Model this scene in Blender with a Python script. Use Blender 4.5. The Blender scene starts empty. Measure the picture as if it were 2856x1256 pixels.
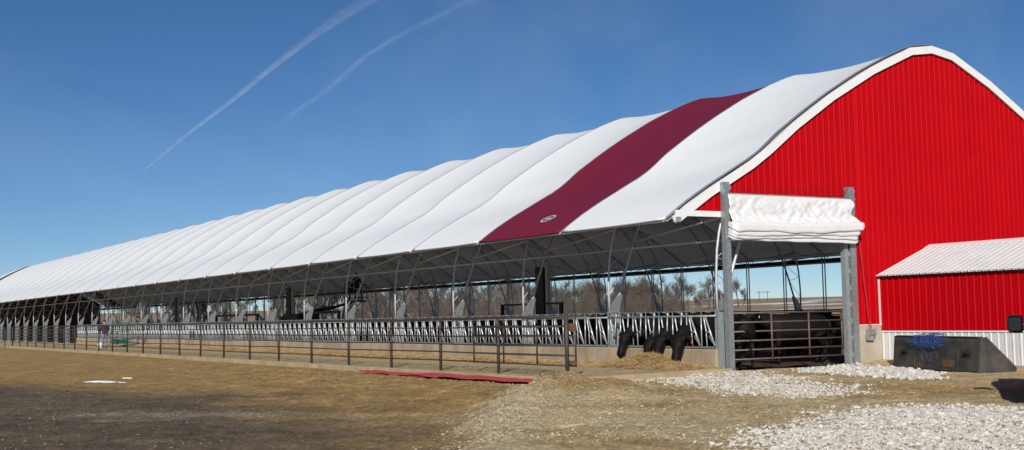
import bpy, math, random
import numpy as np
from mathutils import Vector, Matrix
R = math.radians
random.seed(7)
rng = np.random.default_rng(11)
sc = bpy.context.scene
col = sc.collection

# ------------------------------------------------------------------ camera
F_PX, YAW, PITCH, ROLL = 3430.27, .5454, .0743, -.0204
CAM = Vector((-21.5581, -25.1267, 1.6217))
cy_, sy_, cp_, sp_ = math.cos(YAW), math.sin(YAW), math.cos(PITCH), math.sin(PITCH)
fw = Vector((sy_*cp_, cy_*cp_, sp_)); rt = Vector((cy_, -sy_, 0)); up = rt.cross(fw)
r2 = math.cos(ROLL)*rt + math.sin(ROLL)*up
u2 = -math.sin(ROLL)*rt + math.cos(ROLL)*up
cam = bpy.data.objects.new('camera', bpy.data.cameras.new('camera'))
col.objects.link(cam)
M = Matrix((( r2.x, u2.x, -fw.x, CAM.x), (r2.y, u2.y, -fw.y, CAM.y), (r2.z, u2.z, -fw.z, CAM.z), (0, 0, 0, 1)))
cam.matrix_world = M
cam.data.sensor_width = 36
cam.data.lens = F_PX/2856*36
cam.data.clip_start = .1
cam.data.clip_end = 120000
sc.camera = cam

# ------------------------------------------------------------------ sky and sun
SUN_EL, SUN_AZ = R(28), math.atan2(-.61, -.79)        # azimuth from +Y towards +X
w = bpy.data.worlds.new('World'); sc.world = w; w.use_nodes = True
nt = w.node_tree
bg = nt.nodes['Background']
sky = nt.nodes.new('ShaderNodeTexSky'); sky.sky_type = 'NISHITA'; sky.sun_disc = False
sky.sun_elevation = SUN_EL; sky.sun_rotation = SUN_AZ
sky.air_density = .65; sky.dust_density = 0; sky.ozone_density = 4.3; sky.altitude = 250
hs_ = nt.nodes.new('ShaderNodeHueSaturation'); hs_.inputs['Saturation'].default_value = 1.13
nt.links.new(sky.outputs[0], hs_.inputs['Color']); 
wt = nt.nodes.new('ShaderNodeTexCoord'); wm = nt.nodes.new('ShaderNodeMapping'); wm.inputs['Rotation'].default_value = (.3, .9, .5); wm.inputs['Scale'].default_value = (2.2, 14, 9)
wn = nt.nodes.new('ShaderNodeTexNoise'); wn.inputs['Scale'].default_value = 1.0; wn.inputs['Detail'].default_value = 5; wn.inputs['Distortion'].default_value = .4
wr_ = nt.nodes.new('ShaderNodeMapRange'); wr_.inputs['From Min'].default_value = .45; wr_.inputs['From Max'].default_value = .75; wr_.inputs['To Max'].default_value = .09
wx = nt.nodes.new('ShaderNodeMix'); wx.data_type = 'RGBA'                # thin high cirrus veil over the whole sky
nt.links.new(wt.outputs['Generated'], wm.inputs['Vector']); nt.links.new(wm.outputs[0], wn.inputs['Vector']); nt.links.new(wn.outputs['Fac'], wr_.inputs['Value'])
nt.links.new(wr_.outputs[0], wx.inputs['Factor']); nt.links.new(hs_.outputs[0], wx.inputs[6]); wx.inputs[7].default_value = (7.5, 8.2, 9.2, 1)
nt.links.new(wx.outputs[2], bg.inputs[0]); bg.inputs[1].default_value = .070
S = Vector((math.sin(SUN_AZ)*math.cos(SUN_EL), math.cos(SUN_AZ)*math.cos(SUN_EL), math.sin(SUN_EL)))
sun = bpy.data.objects.new('sun', bpy.data.lights.new('sun', 'SUN'))
sun.data.energy = 4.5; sun.data.angle = R(.53); sun.data.color = (1, .95, .87)
sun.rotation_euler = S.to_track_quat('Z', 'Y').to_euler()
col.objects.link(sun)
sc.view_settings.view_transform = 'Standard'; sc.view_settings.look = 'None'
sc.view_settings.exposure = 0.0; sc.view_settings.gamma = 1
sc.cycles.use_denoising = True
sc.cycles.max_bounces = 6

# ------------------------------------------------------------------ helpers
def tag(o, label=None, cat=None, group=None, kind=None):
    if label: o['label'] = label
    if cat: o['category'] = cat
    if group: o['group'] = group
    if kind: o['kind'] = kind
    return o

def empty(name, loc=(0, 0, 0), rz=0):
    o = bpy.data.objects.new(name, None); col.objects.link(o)
    o.location = loc; o.rotation_euler = (0, 0, rz); o.empty_display_size = .2
    return o

def dup(o, parent=None, loc=None, rot=None):
    c = o.copy(); col.objects.link(c); c.parent = parent
    if loc is not None: c.location = loc
    if rot is not None: c.rotation_euler = rot
    for ch in list(o.children): dup(ch, c)
    return c

class MB:
    def __init__(s): s.v = []; s.f = []; s.m = []
    def add(s, vs, fs, mi=0):
        b = len(s.v); s.v += [tuple(x) for x in vs]
        s.f += [tuple(i+b for i in f) for f in fs]; s.m += [mi]*len(fs); return s
    def box(s, c, d, rz=0, ry=0, rx=0, mi=0):
        m = Matrix.Rotation(rz, 3, 'Z') @ Matrix.Rotation(ry, 3, 'Y') @ Matrix.Rotation(rx, 3, 'X')
        c = Vector(c); vs = []
        for x in (-.5, .5):
            for y in (-.5, .5):
                for z in (-.5, .5): vs.append(c + m @ Vector((x*d[0], y*d[1], z*d[2])))
        return s.add(vs, [(0,1,3,2), (4,6,7,5), (0,4,5,1), (2,3,7,6), (0,2,6,4), (1,5,7,3)], mi)
    def bb(s, x0, x1, y0, y1, z0, z1, mi=0):
        return s.box(((x0+x1)/2, (y0+y1)/2, (z0+z1)/2), (x1-x0, y1-y0, z1-z0), mi=mi)
    def tube(s, pts, r, n=6, cap=True, mi=0, sx=1.0):
        pts = [Vector(p) for p in pts]; k = len(pts)
        rs = r if hasattr(r, '__len__') else [r]*k
        t0 = (pts[1]-pts[0]).normalized()
        a = Vector((0, 0, 1)) if abs(t0.z) < .9 else Vector((1, 0, 0))
        nrm = t0.cross(a).normalized()
        vs = []
        for i, p in enumerate(pts):
            t = (pts[min(i+1, k-1)]-pts[max(i-1, 0)]).normalized()
            nrm = (nrm - t*nrm.dot(t)).normalized(); b = t.cross(nrm)
            for j in range(n):
                an = 2*math.pi*j/n
                vs.append(p + (nrm*math.cos(an)*sx + b*math.sin(an))*rs[i])
        fs = []
        for i in range(k-1):
            for j in range(n):
                q = (j+1) % n
                fs.append((i*n+j, i*n+q, (i+1)*n+q, (i+1)*n+j))
        if cap: fs += [tuple(range(n-1, -1, -1)), tuple((k-1)*n+j for j in range(n))]
        return s.add(vs, fs, mi)
    def loft(s, rings, mi=0):
        n = len(rings[0]); vs = [p for rg in rings for p in rg]; fs = []
        for i in range(len(rings)-1):
            for j in range(n):
                q = (j+1) % n
                fs.append((i*n+j, i*n+q, (i+1)*n+q, (i+1)*n+j))
        fs += [tuple(range(n-1, -1, -1)), tuple((len(rings)-1)*n+j for j in range(n))]
        return s.add(vs, fs, mi)
    def prism(s, poly, y0, y1, mi=0):            # polygon in (x,z), extruded along y
        n = len(poly)
        vs = [(x, y0, z) for x, z in poly] + [(x, y1, z) for x, z in poly]
        fs = [tuple(range(n)), tuple(range(2*n-1, n-1, -1))]
        fs += [(i, i+n, (i+1) % n+n, (i+1) % n) for i in range(n)]
        return s.add(vs, fs, mi)
    def mesh(s, name, mats, smooth=False):
        me = bpy.data.meshes.new(name); me.from_pydata(s.v, [], s.f)
        if not isinstance(mats, (list, tuple)): mats = [mats]
        for m in mats: me.materials.append(m)
        if len(mats) > 1: me.polygons.foreach_set('material_index', s.m)
        if smooth: me.polygons.foreach_set('use_smooth', [True]*len(me.polygons))
        me.update(); return me
    def build(s, name, mats, parent=None, smooth=False, loc=None):
        return link(name, s.mesh(name, mats, smooth), parent, loc)

def link(name, me, parent=None, loc=None):
    o = bpy.data.objects.new(name, me); col.objects.link(o)
    if parent is not None: o.parent = parent
    if loc is not None: o.location = loc
    return o

def np_mesh(name, V, Q, mat, smooth=True):
    me = bpy.data.meshes.new(name); V = np.asarray(V, np.float32); Q = np.asarray(Q, np.int32)
    k = Q.shape[1]
    me.vertices.add(len(V)); me.vertices.foreach_set('co', V.ravel())
    me.loops.add(Q.size); me.loops.foreach_set('vertex_index', Q.ravel())
    me.polygons.add(len(Q)); me.polygons.foreach_set('loop_start', np.arange(0, Q.size, k, dtype=np.int32))
    me.polygons.foreach_set('loop_total', np.full(len(Q), k, np.int32))
    me.polygons.foreach_set('use_smooth', np.full(len(Q), smooth))
    me.materials.append(mat); me.update(calc_edges=True); return me

def grid_quads(nx, ny):
    i = np.arange(nx*ny).reshape(nx, ny)
    return np.stack([i[:-1, :-1], i[1:, :-1], i[1:, 1:], i[:-1, 1:]], -1).reshape(-1, 4)

def vnoise(x, y, seed=0.0):
    ix, iy = np.floor(x), np.floor(y); fx, fy = x-ix, y-iy
    fx = fx*fx*(3-2*fx); fy = fy*fy*(3-2*fy)
    h = lambda a, b: np.modf(np.abs(np.sin(a*127.1+b*311.7+seed*17.3)*43758.5453))[0]
    return (h(ix, iy)*(1-fx)+h(ix+1, iy)*fx)*(1-fy)+(h(ix, iy+1)*(1-fx)+h(ix+1, iy+1)*fx)*fy

def fbm(x, y, o=4, seed=0.0):
    a, s, t = .5, 0, 0
    for i in range(o):
        s = s+a*vnoise(x*2**i, y*2**i, seed+i*3.1); t += a; a *= .55
    return s/t-.5

def sstep(a, b, x): t = np.clip((x-a)/(b-a), 0, 1); return t*t*(3-2*t)

# ------------------------------------------------------------------ materials
def mat(name, c, rough=.6, metal=0., c2=None, scale=6., detail=4., bump=0., bscale=40., spec=.5, stretch=None, obvar=0.):
    m = bpy.data.materials.new(name); m.use_nodes = True; N = m.node_tree.nodes; L = m.node_tree.links
    p = N['Principled BSDF']; p.inputs['Roughness'].default_value = rough
    p.inputs['Metallic'].default_value = metal; p.inputs['Specular IOR Level'].default_value = spec
    p.inputs['Base Color'].default_value = (*c, 1)
    tc = N.new('ShaderNodeTexCoord'); src = tc.outputs['Object']
    if stretch:
        mp = N.new('ShaderNodeMapping'); mp.inputs['Scale'].default_value = stretch
        L.new(src, mp.inputs['Vector']); src = mp.outputs[0]
    if c2 is not None:
        no = N.new('ShaderNodeTexNoise'); no.inputs['Scale'].default_value = scale; no.inputs['Detail'].default_value = detail
        no.inputs['Roughness'].default_value = .65
        L.new(src, no.inputs['Vector'])
        cr = N.new('ShaderNodeValToRGB'); cr.color_ramp.elements[0].position = .36; cr.color_ramp.elements[1].position = .66
        cr.color_ramp.elements[0].color = (*c, 1); cr.color_ramp.elements[1].color = (*c2, 1)
        L.new(no.outputs['Fac'], cr.inputs['Fac']); out = cr.outputs[0]
        if obvar:
            oi = N.new('ShaderNodeObjectInfo'); mr = N.new('ShaderNodeMapRange')
            mr.inputs['To Min'].default_value = 1-obvar; mr.inputs['To Max'].default_value = 1+obvar
            L.new(oi.outputs['Random'], mr.inputs['Value'])
            hs = N.new('ShaderNodeHueSaturation'); L.new(mr.outputs[0], hs.inputs['Value']); L.new(out, hs.inputs['Color']); out = hs.outputs[0]
        L.new(out, p.inputs['Base Color'])
    if bump:
        nb = N.new('ShaderNodeTexNoise'); nb.inputs['Scale'].default_value = bscale; nb.inputs['Detail'].default_value = 5
        L.new(src, nb.inputs['Vector'])
        b = N.new('ShaderNodeBump'); b.inputs['Strength'].default_value = bump; b.inputs['Distance'].default_value = .02
        L.new(nb.outputs['Fac'], b.inputs['Height']); L.new(b.outputs[0], p.inputs['Normal'])
    return m

def fabric(name, c, c2, tr_, trc):
    m = mat(name, c, .55, c2=c2, scale=.5, bump=.12, bscale=1.2, spec=.25); N = m.node_tree.nodes; L = m.node_tree.links
    t = N.new('ShaderNodeBsdfTranslucent'); t.inputs[0].default_value = (*trc, 1); x = N.new('ShaderNodeMixShader'); x.inputs[0].default_value = tr_
    L.new(N['Principled BSDF'].outputs[0], x.inputs[1]); L.new(t.outputs[0], x.inputs[2]); L.new(x.outputs[0], N['Material Output'].inputs[0]); return m
FABRIC = fabric('white_fabric', (.83, .855, .87), (.86, .88, .89), .08, (.9, .87, .82))
MAROON = fabric('maroon_fabric', (.185, .013, .037), (.20, .015, .041), .085, (.35, .08, .12))
REDS = mat('red_steel', (.455, .0012, .0055), .5, c2=(.42, .001, .005), scale=1.2, obvar=.03, spec=.06)
WHITES = mat('white_steel', (.64, .65, .65), .45, c2=(.58, .59, .58), scale=1.5)
TRIM = mat('white_trim', (.80, .80, .80), .4, c2=(.76, .76, .75), scale=2)
GALV = mat('galvanised_steel', (.40, .43, .44), .42, .55, c2=(.27, .31, .32), scale=14, detail=6)
GALVM = mat('galvanised_plate', (.33, .37, .38), .55, .25, c2=(.24, .28, .29), scale=9, detail=6)
TRUSSM = mat('truss_tube', (.58, .60, .61), .45, .25, c2=(.46, .48, .49), scale=5)
BRIGHT = mat('bright_galvanised', (.62, .63, .64), .36, .5, c2=(.46, .48, .49), scale=12)
SEAM = mat('seam_track', (.24, .25, .27), .5, .3)
RUST = mat('rusty_brown_pipe', (.072, .056, .045), .6, .15, c2=(.045, .038, .034), scale=9, detail=6, bump=.2)
GATEM = mat('brown_gate_tube', (.17, .125, .10), .5, .2, c2=(.11, .075, .058), scale=7, detail=6)
BLACKM = mat('black_steel', (.012, .012, .013), .5, c2=(.02, .02, .02), scale=4)
CONC = mat('weathered_concrete', (.44, .35, .235), .85, c2=(.29, .21, .13), scale=1.6, detail=8, bump=.3, stretch=(1, 1, .35))
CONCL = mat('pale_concrete', (.50, .45, .36), .85, c2=(.40, .35, .26), scale=2.2, detail=8, bump=.25)
BUCKM = mat('worn_black_paint', (.028, .031, .036), .5, c2=(.085, .075, .058), scale=2.4, detail=9, bump=.2)
RUSTM = mat('bare_rust', (.16, .08, .045), .75, c2=(.08, .05, .035), scale=8, detail=7)
HIDE = mat('black_hide', (.0022, .002, .0018), .7, c2=(.006, .0045, .0036), scale=7, detail=5, spec=.22)
PINK = mat('pink_tag', (.75, .16, .22), .5)
WHITEP = mat('white_plastic', (.75, .76, .78), .45)
STRAW = mat('straw', (.44, .30, .125), .7, c2=(.27, .165, .06), scale=2, detail=3)
STRAWD = mat('hay_mound', (.27, .17, .07), .85, c2=(.16, .10, .04), scale=9, detail=8, bump=.8, bscale=60)
STONE = mat('limestone', (.68, .66, .61), .85, c2=(.40, .365, .30), scale=9, detail=4)
CLOD = mat('dry_clod', (.36, .28, .17), .9, c2=(.22, .16, .09), scale=3)
SNOW = mat('snow', (.82, .85, .9), .6, bump=.3, bscale=8)
BARK = mat('bark', (.135, .108, .085), .85, c2=(.075, .058, .046), scale=3, obvar=.25)
BARKG = mat('pale_bark', (.20, .175, .15), .85, c2=(.115, .098, .082), scale=3, obvar=.2)
BEDD = mat('manure_bedding', (.075, .045, .024), .9, c2=(.035, .022, .014), scale=1.2, detail=9, bump=.9, bscale=9)
TWINE = mat('blue_twine', (.02, .055, .22), .6, c2=(.05, .12, .36), scale=20)
WINCHM = mat('winch_steel', (.50, .52, .54), .35, .6, c2=(.3, .32, .33), scale=20)
GREENM = mat('green_paint', (.015, .16, .10), .5, c2=(.02, .11, .07), scale=4)
DENIM = mat('denim', (.16, .22, .32), .85, c2=(.11, .16, .25), scale=14)
JACKET = mat('dark_jacket', (.022, .022, .026), .8, c2=(.035, .034, .036), scale=10)
SKIN = mat('skin', (.42, .24, .16), .6)
LIFTM = mat('lift_dark_paint', (.02, .018, .016), .5, c2=(.03, .028, .026), scale=3)
RUBBER = mat('rubber', (.014, .014, .014), .8, c2=(.025, .024, .022), scale=9)
GLASSM = mat('dark_glass', (.01, .012, .015), .06, spec=.6)
CARB = mat('black_car_paint', (.008, .009, .012), .22, spec=.6)
ALU = mat('aluminium', (.62, .63, .64), .35, .7, c2=(.5, .5, .52), scale=10)

# ------------------------------------------------------------------ ground
BAY, NB = 4.88, 31
LEN = BAY*NB
XM = 8.66                                               # ridge
def lineside(x, y):                                     # + to the gravel ramp side of the berm edge
    ax, ay, bx, by = -5.1, 1.4, -13.9, -10.8
    L = math.hypot(bx-ax, by-ay)
    return -((x-ax)*(by-ay)-(y-ay)*(bx-ax))/L
def wetdist(x, y):
    ax, ay, bx, by = -11.4, 3.5, -14.6, 14.5
    L = math.hypot(bx-ax, by-ay)
    d1 = ((x-ax)*(by-ay)-(y-ay)*(bx-ax))/L
    ax, ay, bx, by = -14.2, -10.0, -11.6, 2.9
    L = math.hypot(bx-ax, by-ay)
    d2 = ((x-ax)*(by-ay)-(y-ay)*(bx-ax))/L
    return -np.maximum(d1, d2)
def height(x, y):
    n1 = fbm(x*.35, y*.35, 4, 1.0); n2 = fbm(x*1.6, y*1.6, 4, 5.0); n3 = fbm(x*6.0, y*6.0, 3, 9.0)
    s = lineside(x, y)+fbm(x*.6, y*.6, 3, 2.0)*1.6
    z = -.02-.15*sstep(-5.8, -13, x)
    ramp = sstep(-.35, .5, s)
    near = sstep(-30, -18, x)*sstep(40, 14, y)
    crest = np.exp(-((s-.55)/.55)**2)*(.06+.16*(fbm(x*1.3, y*1.3, 3, 12.0)))*sstep(-20, -12, y)
    low = -.02-.15*sstep(-5.8, -13, x)-.05*sstep(-6.5, -9, x)
    high = -.02+.04*sstep(-5, 0, x)+.08*np.maximum(sstep(-2.5, -.3, y)*sstep(-1.5, 0, x), sstep(4.2, 6, x))
    z = np.where(y < 6, low*(1-ramp)+high*ramp+crest*sstep(-1.0, -3.0, y), low)
    z = z+near*(.05*n1+.06*n2+.06*n3)*np.where(x > -1, .5, 1.0)+.11*fbm(x*1.9, y*1.9, 4, 81.0)*np.exp(-((x+6.4)/2.6)**2-((y+3.2)/2.4)**2)+near*.10*np.abs(fbm(x*1.1+y*.06, y*.10, 3, 51.0))*sstep(-5.8, -7, x)-near*.05*np.exp(-(fbm(x*.5+y*.2, y*.25, 2, 57.0)/.03)**2)*sstep(-6, -7.5, x)
    # dirt heaps on the berm
    for hx, hy, hr, hh in ((-6.6, -2.7, .8, .24), (-7.3, -3.2, 1.0, .22), (-5.5, -3.2, .9, .18), (-5.3, -2.0, .7, .10), (-9.5, -4.3, .7, .10), (-10.9, .2, .6, .10), (-6.5, -4.4, .9, .1)):
        d = np.hypot(x-hx, y-hy)/hr
        z = z+hh*np.exp(-d*d*1.3)*(1+1.1*fbm(x*3, y*3, 3, 4.0))
    # dirt drifts up to the gable wall
    z = z+.10*sstep(-2.2, -.4, y)*sstep(4.7, 5.4, x)*sstep(7, 5.9, x)*sstep(.4, -.2, y)
    # under the building and slab
    inb = sstep(-5.7, -5.2, x)*sstep(18.8, 18.2, x)*sstep(-.55, -.1, y)*sstep(LEN+3, LEN+1, y)
    z = z*(1-inb)+(-.02)*inb
    slab = (x > -5.2) & (x < 17) & (y > -.45) & (y < LEN)
    z = np.where(slab, np.minimum(z, -.03), z)
    # distant field rising to the ridge
    d = np.hypot(np.maximum(x-19, 0), 0*y)+np.maximum(y-LEN, 0)
    z = z+6.3*sstep(60, 620, d)+1.1*sstep(20, 160, d)+sstep(100, 300, d)*2.0*(fbm(x*.004, y*.004, 3, 8.0))
    return z
def axis(lo, a, b, hi, step, grow):
    m = list(np.arange(a, b+step, step)); s = step; p = m[-1]
    while p < hi: s *= grow; p += s; m.append(min(p, hi))
    s = step; p = m[0]; q = []
    while p > lo: s *= grow; p -= s; q.append(max(p, lo))
    return np.array(q[::-1]+m)
GRAVEL_FRONT = [(-11.6, -14.3), (-10.6, -13.3), (-9.2, -12.4), (-7.4, -11.3), (-6.0, -10.9), (-4.9, -11.6), (-4.6, -13.2), (-6.0, -15), (-9.5, -16.8), (-11.4, -15.6)]
GRAVEL_DOOR = [(-2.7, .0), (-.9, .2), (.2, -.9), (-.6, -3.2), (-2.0, -5.6), (-2.6, -7.0), (-4.4, -7.9), (-4.9, -6.6), (-4.1, -4.6), (-3.2, -2.3)]
def in_poly(x, y, poly):
    ins = np.zeros(len(x), bool); k = len(poly)
    for i in range(k):
        (x0, y0), (x1, y1) = poly[i], poly[(i+1) % k]
        c = ((y0 > y) != (y1 > y)) & (x < (x1-x0)*(y-y0)/(y1-y0+1e-12)+x0); ins ^= c
    return ins
gx = axis(-900, -21, 7.5, 3500, .075, 1.085); gy = axis(-900, -18, 8, 3500, .075, 1.075)
GX, GY = np.meshgrid(gx, gy, indexing='ij')
GZ = height(GX, GY)
def ground_material():
    m = bpy.data.materials.new('bare_ground'); m.use_nodes = True; N = m.node_tree.nodes; L = m.node_tree.links
    p = N['Principled BSDF']; p.inputs['Roughness'].default_value = .92; p.inputs['Specular IOR Level'].default_value = .2
    tc = N.new('ShaderNodeTexCoord'); P = tc.outputs['Object']
    def noise(scale, detail=6, rough=.65, vec=P, dist=0):
        n = N.new('ShaderNodeTexNoise'); n.inputs['Scale'].default_value = scale; n.inputs['Detail'].default_value = detail
        n.inputs['Roughness'].default_value = rough; n.inputs['Distortion'].default_value = dist; L.new(vec, n.inputs['Vector']); return n.outputs['Fac']
    def ramp(fac, a, b, ca=(0, 0, 0), cb=(1, 1, 1)):
        r = N.new('ShaderNodeValToRGB'); r.color_ramp.elements[0].position = a; r.color_ramp.elements[1].position = b
        r.color_ramp.elements[0].color = (*ca, 1); r.color_ramp.elements[1].color = (*cb, 1); L.new(fac, r.inputs['Fac']); return r.outputs[0]
    def mix(f, a, b):
        x = N.new('ShaderNodeMix'); x.data_type = 'RGBA'
        L.new(f, x.inputs['Factor'])
        for v, s in ((a, 'A'), (b, 'B')):
            i = [q for q in x.inputs if q.name == s and q.type == 'RGBA'][0]
            if isinstance(v, tuple): i.default_value = (*v, 1)
            else: L.new(v, i)
        return [o for o in x.outputs if o.type == 'RGBA'][0]
    def math_(op, a, b):
        x = N.new('ShaderNodeMath'); x.operation = op
        for k, v in enumerate((a, b)):
            if isinstance(v, (int, float)): x.inputs[k].default_value = v
            else: L.new(v, x.inputs[k])
        return x.outputs[0]
    def attr(n):
        a = N.new('ShaderNodeAttribute'); a.attribute_name = n; return a.outputs['Fac']
    dirt = ramp(noise(1.3, 9, .7), .32, .68, (.28, .172, .060), (.50, .335, .135))
    dirt = mix(ramp(noise(26, 5, .85), .57, .68), dirt, (.42, .31, .15))
    wet = ramp(noise(1.1, 9, .72), .35, .66, (.078, .058, .040), (.205, .152, .098))
    wet = mix(ramp(noise(30, 4, .85), .55, .64), wet, (.33, .285, .205))
    grav = ramp(noise(2.2, 9, .75), .30, .70, (.42, .315, .155), (.78, .625, .365))
    grav = mix(ramp(noise(55, 3, .8), .55, .70), grav, (.66, .57, .42))
    fld = ramp(noise(.012, 8, .6), .35, .65, (.29, .21, .13), (.38, .285, .185))
    c = mix(math_('MULTIPLY', attr('wet'), 1.0), dirt, wet)
    c = mix(attr('gravel'), c, grav)
    c = mix(attr('grit'), c, mix(ramp(noise(20, 5, .85), .48, .58), c, (.50, .45, .36)))
    c = mix(attr('field'), c, fld)
    sn = N.new('ShaderNodeMapping'); sn.inputs['Scale'].default_value = (.012, .03, .03); L.new(P, sn.inputs['Vector'])
    snow = ramp(noise(1.0, 6, .6, sn.outputs[0]), .585, .60)
    c = mix(math_('MULTIPLY', attr('snowy'), snow), c, (.78, .80, .84))
    def gain(fac, lo, hi):
        r = N.new('ShaderNodeMapRange'); r.inputs['From Min'].default_value = .38; r.inputs['From Max'].default_value = .62
        r.inputs['To Min'].default_value = lo; r.inputs['To Max'].default_value = hi; L.new(fac, r.inputs['Value']); return r.outputs[0]
    g = math_('MULTIPLY', math_('MULTIPLY', gain(noise(9, 8, .85), .55, 1.5), gain(noise(32, 5, .85), .7, 1.32)), gain(noise(.8, 6, .7), .85, 1.16))
    vm = N.new('ShaderNodeVectorMath'); vm.operation = 'SCALE'; L.new(c, vm.inputs[0]); L.new(g, vm.inputs['Scale'])
    c = mix(attr('field'), vm.outputs[0], c)
    L.new(c, p.inputs['Base Color'])
    b = N.new('ShaderNodeBump'); b.inputs['Strength'].default_value = 1.0; b.inputs['Distance'].default_value = .06
    L.new(math_('ADD', noise(9, 8, .75), math_('MULTIPLY', noise(48, 5, .8), .5)), b.inputs['Height']); L.new(b.outputs[0], p.inputs['Normal'])
    return m
gme = np_mesh('ground', np.stack([GX, GY, GZ], -1).reshape(-1, 3), grid_quads(len(gx), len(gy)), ground_material())
s_ = lineside(GX, GY)+fbm(GX*.6, GY*.6, 3, 2.0)*1.6
side = sstep(-.3, .5, s_)*sstep(9, 5, GY)
wet_ = sstep(-2.6, 2.2, wetdist(GX, GY)+fbm(GX*1.0+GY*.25, GY*.4, 5, 20.0)*4.5)*sstep(26, 14, GY)*(1-side)
gv = side*np.clip(.72+2.4*fbm(GX*.55, GY*.55, 4, 31.0), .1, 1)
gv = np.maximum(gv, sstep(2, 0, GY)*sstep(-1.5, 0, GX)*.75)
crest_ = np.exp(-((s_-.4)/.7)**2)*sstep(-22, -13, GY)*sstep(4, 1, GY)
grit_ = np.clip(crest_*.9+np.exp(-(((GX+11.5)*.5+(GY+4.6)*.35)/.55)**2)*sstep(.0, .25, fbm(GX*.5, GY*.9, 3, 41.0)+.12)*(1-side)*sstep(-18, -15, GX), 0, 1)
gxx = (GX+fbm(GX*.9, GY*.9, 3, 3.0)*1.4).ravel(); gyy = (GY+fbm(GX*.9, GY*.9, 3, 12.0)*1.4).ravel()
fines = (in_poly(gxx, gyy, GRAVEL_FRONT) | in_poly(gxx, gyy, GRAVEL_DOOR)).reshape(GX.shape).astype(float)
for _ in range(4): fines = (fines+np.roll(fines, 2, 0)+np.roll(fines, -2, 0)+np.roll(fines, 2, 1)+np.roll(fines, -2, 1))/5
grit_ = np.clip(grit_+fines, 0, 1)
fd = np.clip(sstep(20, 30, GX)+sstep(LEN+4, LEN+14, GY)+sstep(-40, -60, GX), 0, 1)
for nme, arr in (('wet', wet_), ('gravel', gv), ('grit', grit_), ('field', fd), ('snowy', sstep(140, 200, GX)*sstep(700, 450, GX)*sstep(1.9, .9, (GY+20)/np.maximum(GX+21, 1)))):
    a = gme.attributes.new(nme, 'FLOAT', 'POINT'); a.data.foreach_set('value', arr.ravel().astype(np.float32))
tag(link('ground', gme), kind='structure')
def hz(x, y): return float(height(np.array([float(x)]), np.array([float(y)]))[0])

mb = MB()
ys = np.linspace(-.55, LEN+1, 160)
for i in range(len(ys)-1):
    y0, y1 = ys[i], ys[i+1]; j0, j1 = [.03*math.sin(v*3.1)+.02*math.sin(v*7.7) for v in (y0, y1)]
    vs = []
    for y, j in ((y0, j0), (y1, j1)):
        vs += [(-5.30+j, y, -.3), (-5.30+j, y, .105+j*.2), (-5.25+j, y, .13), (-.05, y, .165), (-.05, y, -.3)]
    fs = [(k, k+1, k+6, k+5) for k in range(4)]
    if i == 0: fs.append((4, 3, 2, 1, 0))
    mb.add(vs, fs)
LANE = mat('dusty_lane_concrete', (.46, .36, .215), .9, c2=(.33, .245, .13), scale=1.1, detail=9, bump=.5, bscale=30)
tag(mb.build('feed_lane', LANE), kind='structure')
# bedding inside
bx = np.linspace(.12, 17.2, 60); by = np.linspace(.05, LEN-.05, 420)
BX, BY = np.meshgrid(bx, by, indexing='ij')
BZ = .06+.16*np.clip(fbm(BX*.7, BY*.7, 4, 3.0)+.25, 0, 1)*sstep(.1, 1.2, BX)
tag(link('bedding', np_mesh('bedding', np.stack([BX, BY, BZ], -1).reshape(-1, 3), grid_quads(60, 420), BEDD)), kind='structure')

# ------------------------------------------------------------------ barn
PX = [-1.65, -1.05, -.4, .17, .8, 1.4, 1.8, 2.3, 2.83, 3.4, 4.3, 5.5, 6.8, 7.76, 8.2, 8.66]
PZ = [4.08, 4.50, 4.89, 5.20, 5.54, 5.86, 6.14, 6.55, 6.90, 7.28, 7.83, 8.50, 9.12, 9.50, 9.585, 9.62]
xs_ = np.linspace(-1.65, 8.66, 400); zs_ = np.interp(xs_, PX, PZ)
ker = np.hanning(25); ker /= ker.sum()
ext = np.concatenate([zs_[0]-(zs_[1]-zs_[0])*np.arange(12, 0, -1), zs_, zs_[-2:-14:-1]])
zs_ = np.convolve(ext, ker, 'valid')
def prof(x):
    x = x if x <= XM else 2*XM-x
    return float(np.interp(x, xs_, zs_))
def pnorm(x):                                           # outward normal in (x,z)
    d = (prof(x+.05)-prof(x-.05))/.1 if abs(x-XM) > .06 else 0
    l = math.hypot(d, 1); return (-d/l, 1/l)
barn = empty('livestock_barn', (0, 0, 0))
tag(barn, 'long hoop roofed cattle barn with white fabric roof, maroon band and red steel gable end', 'barn')

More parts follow.
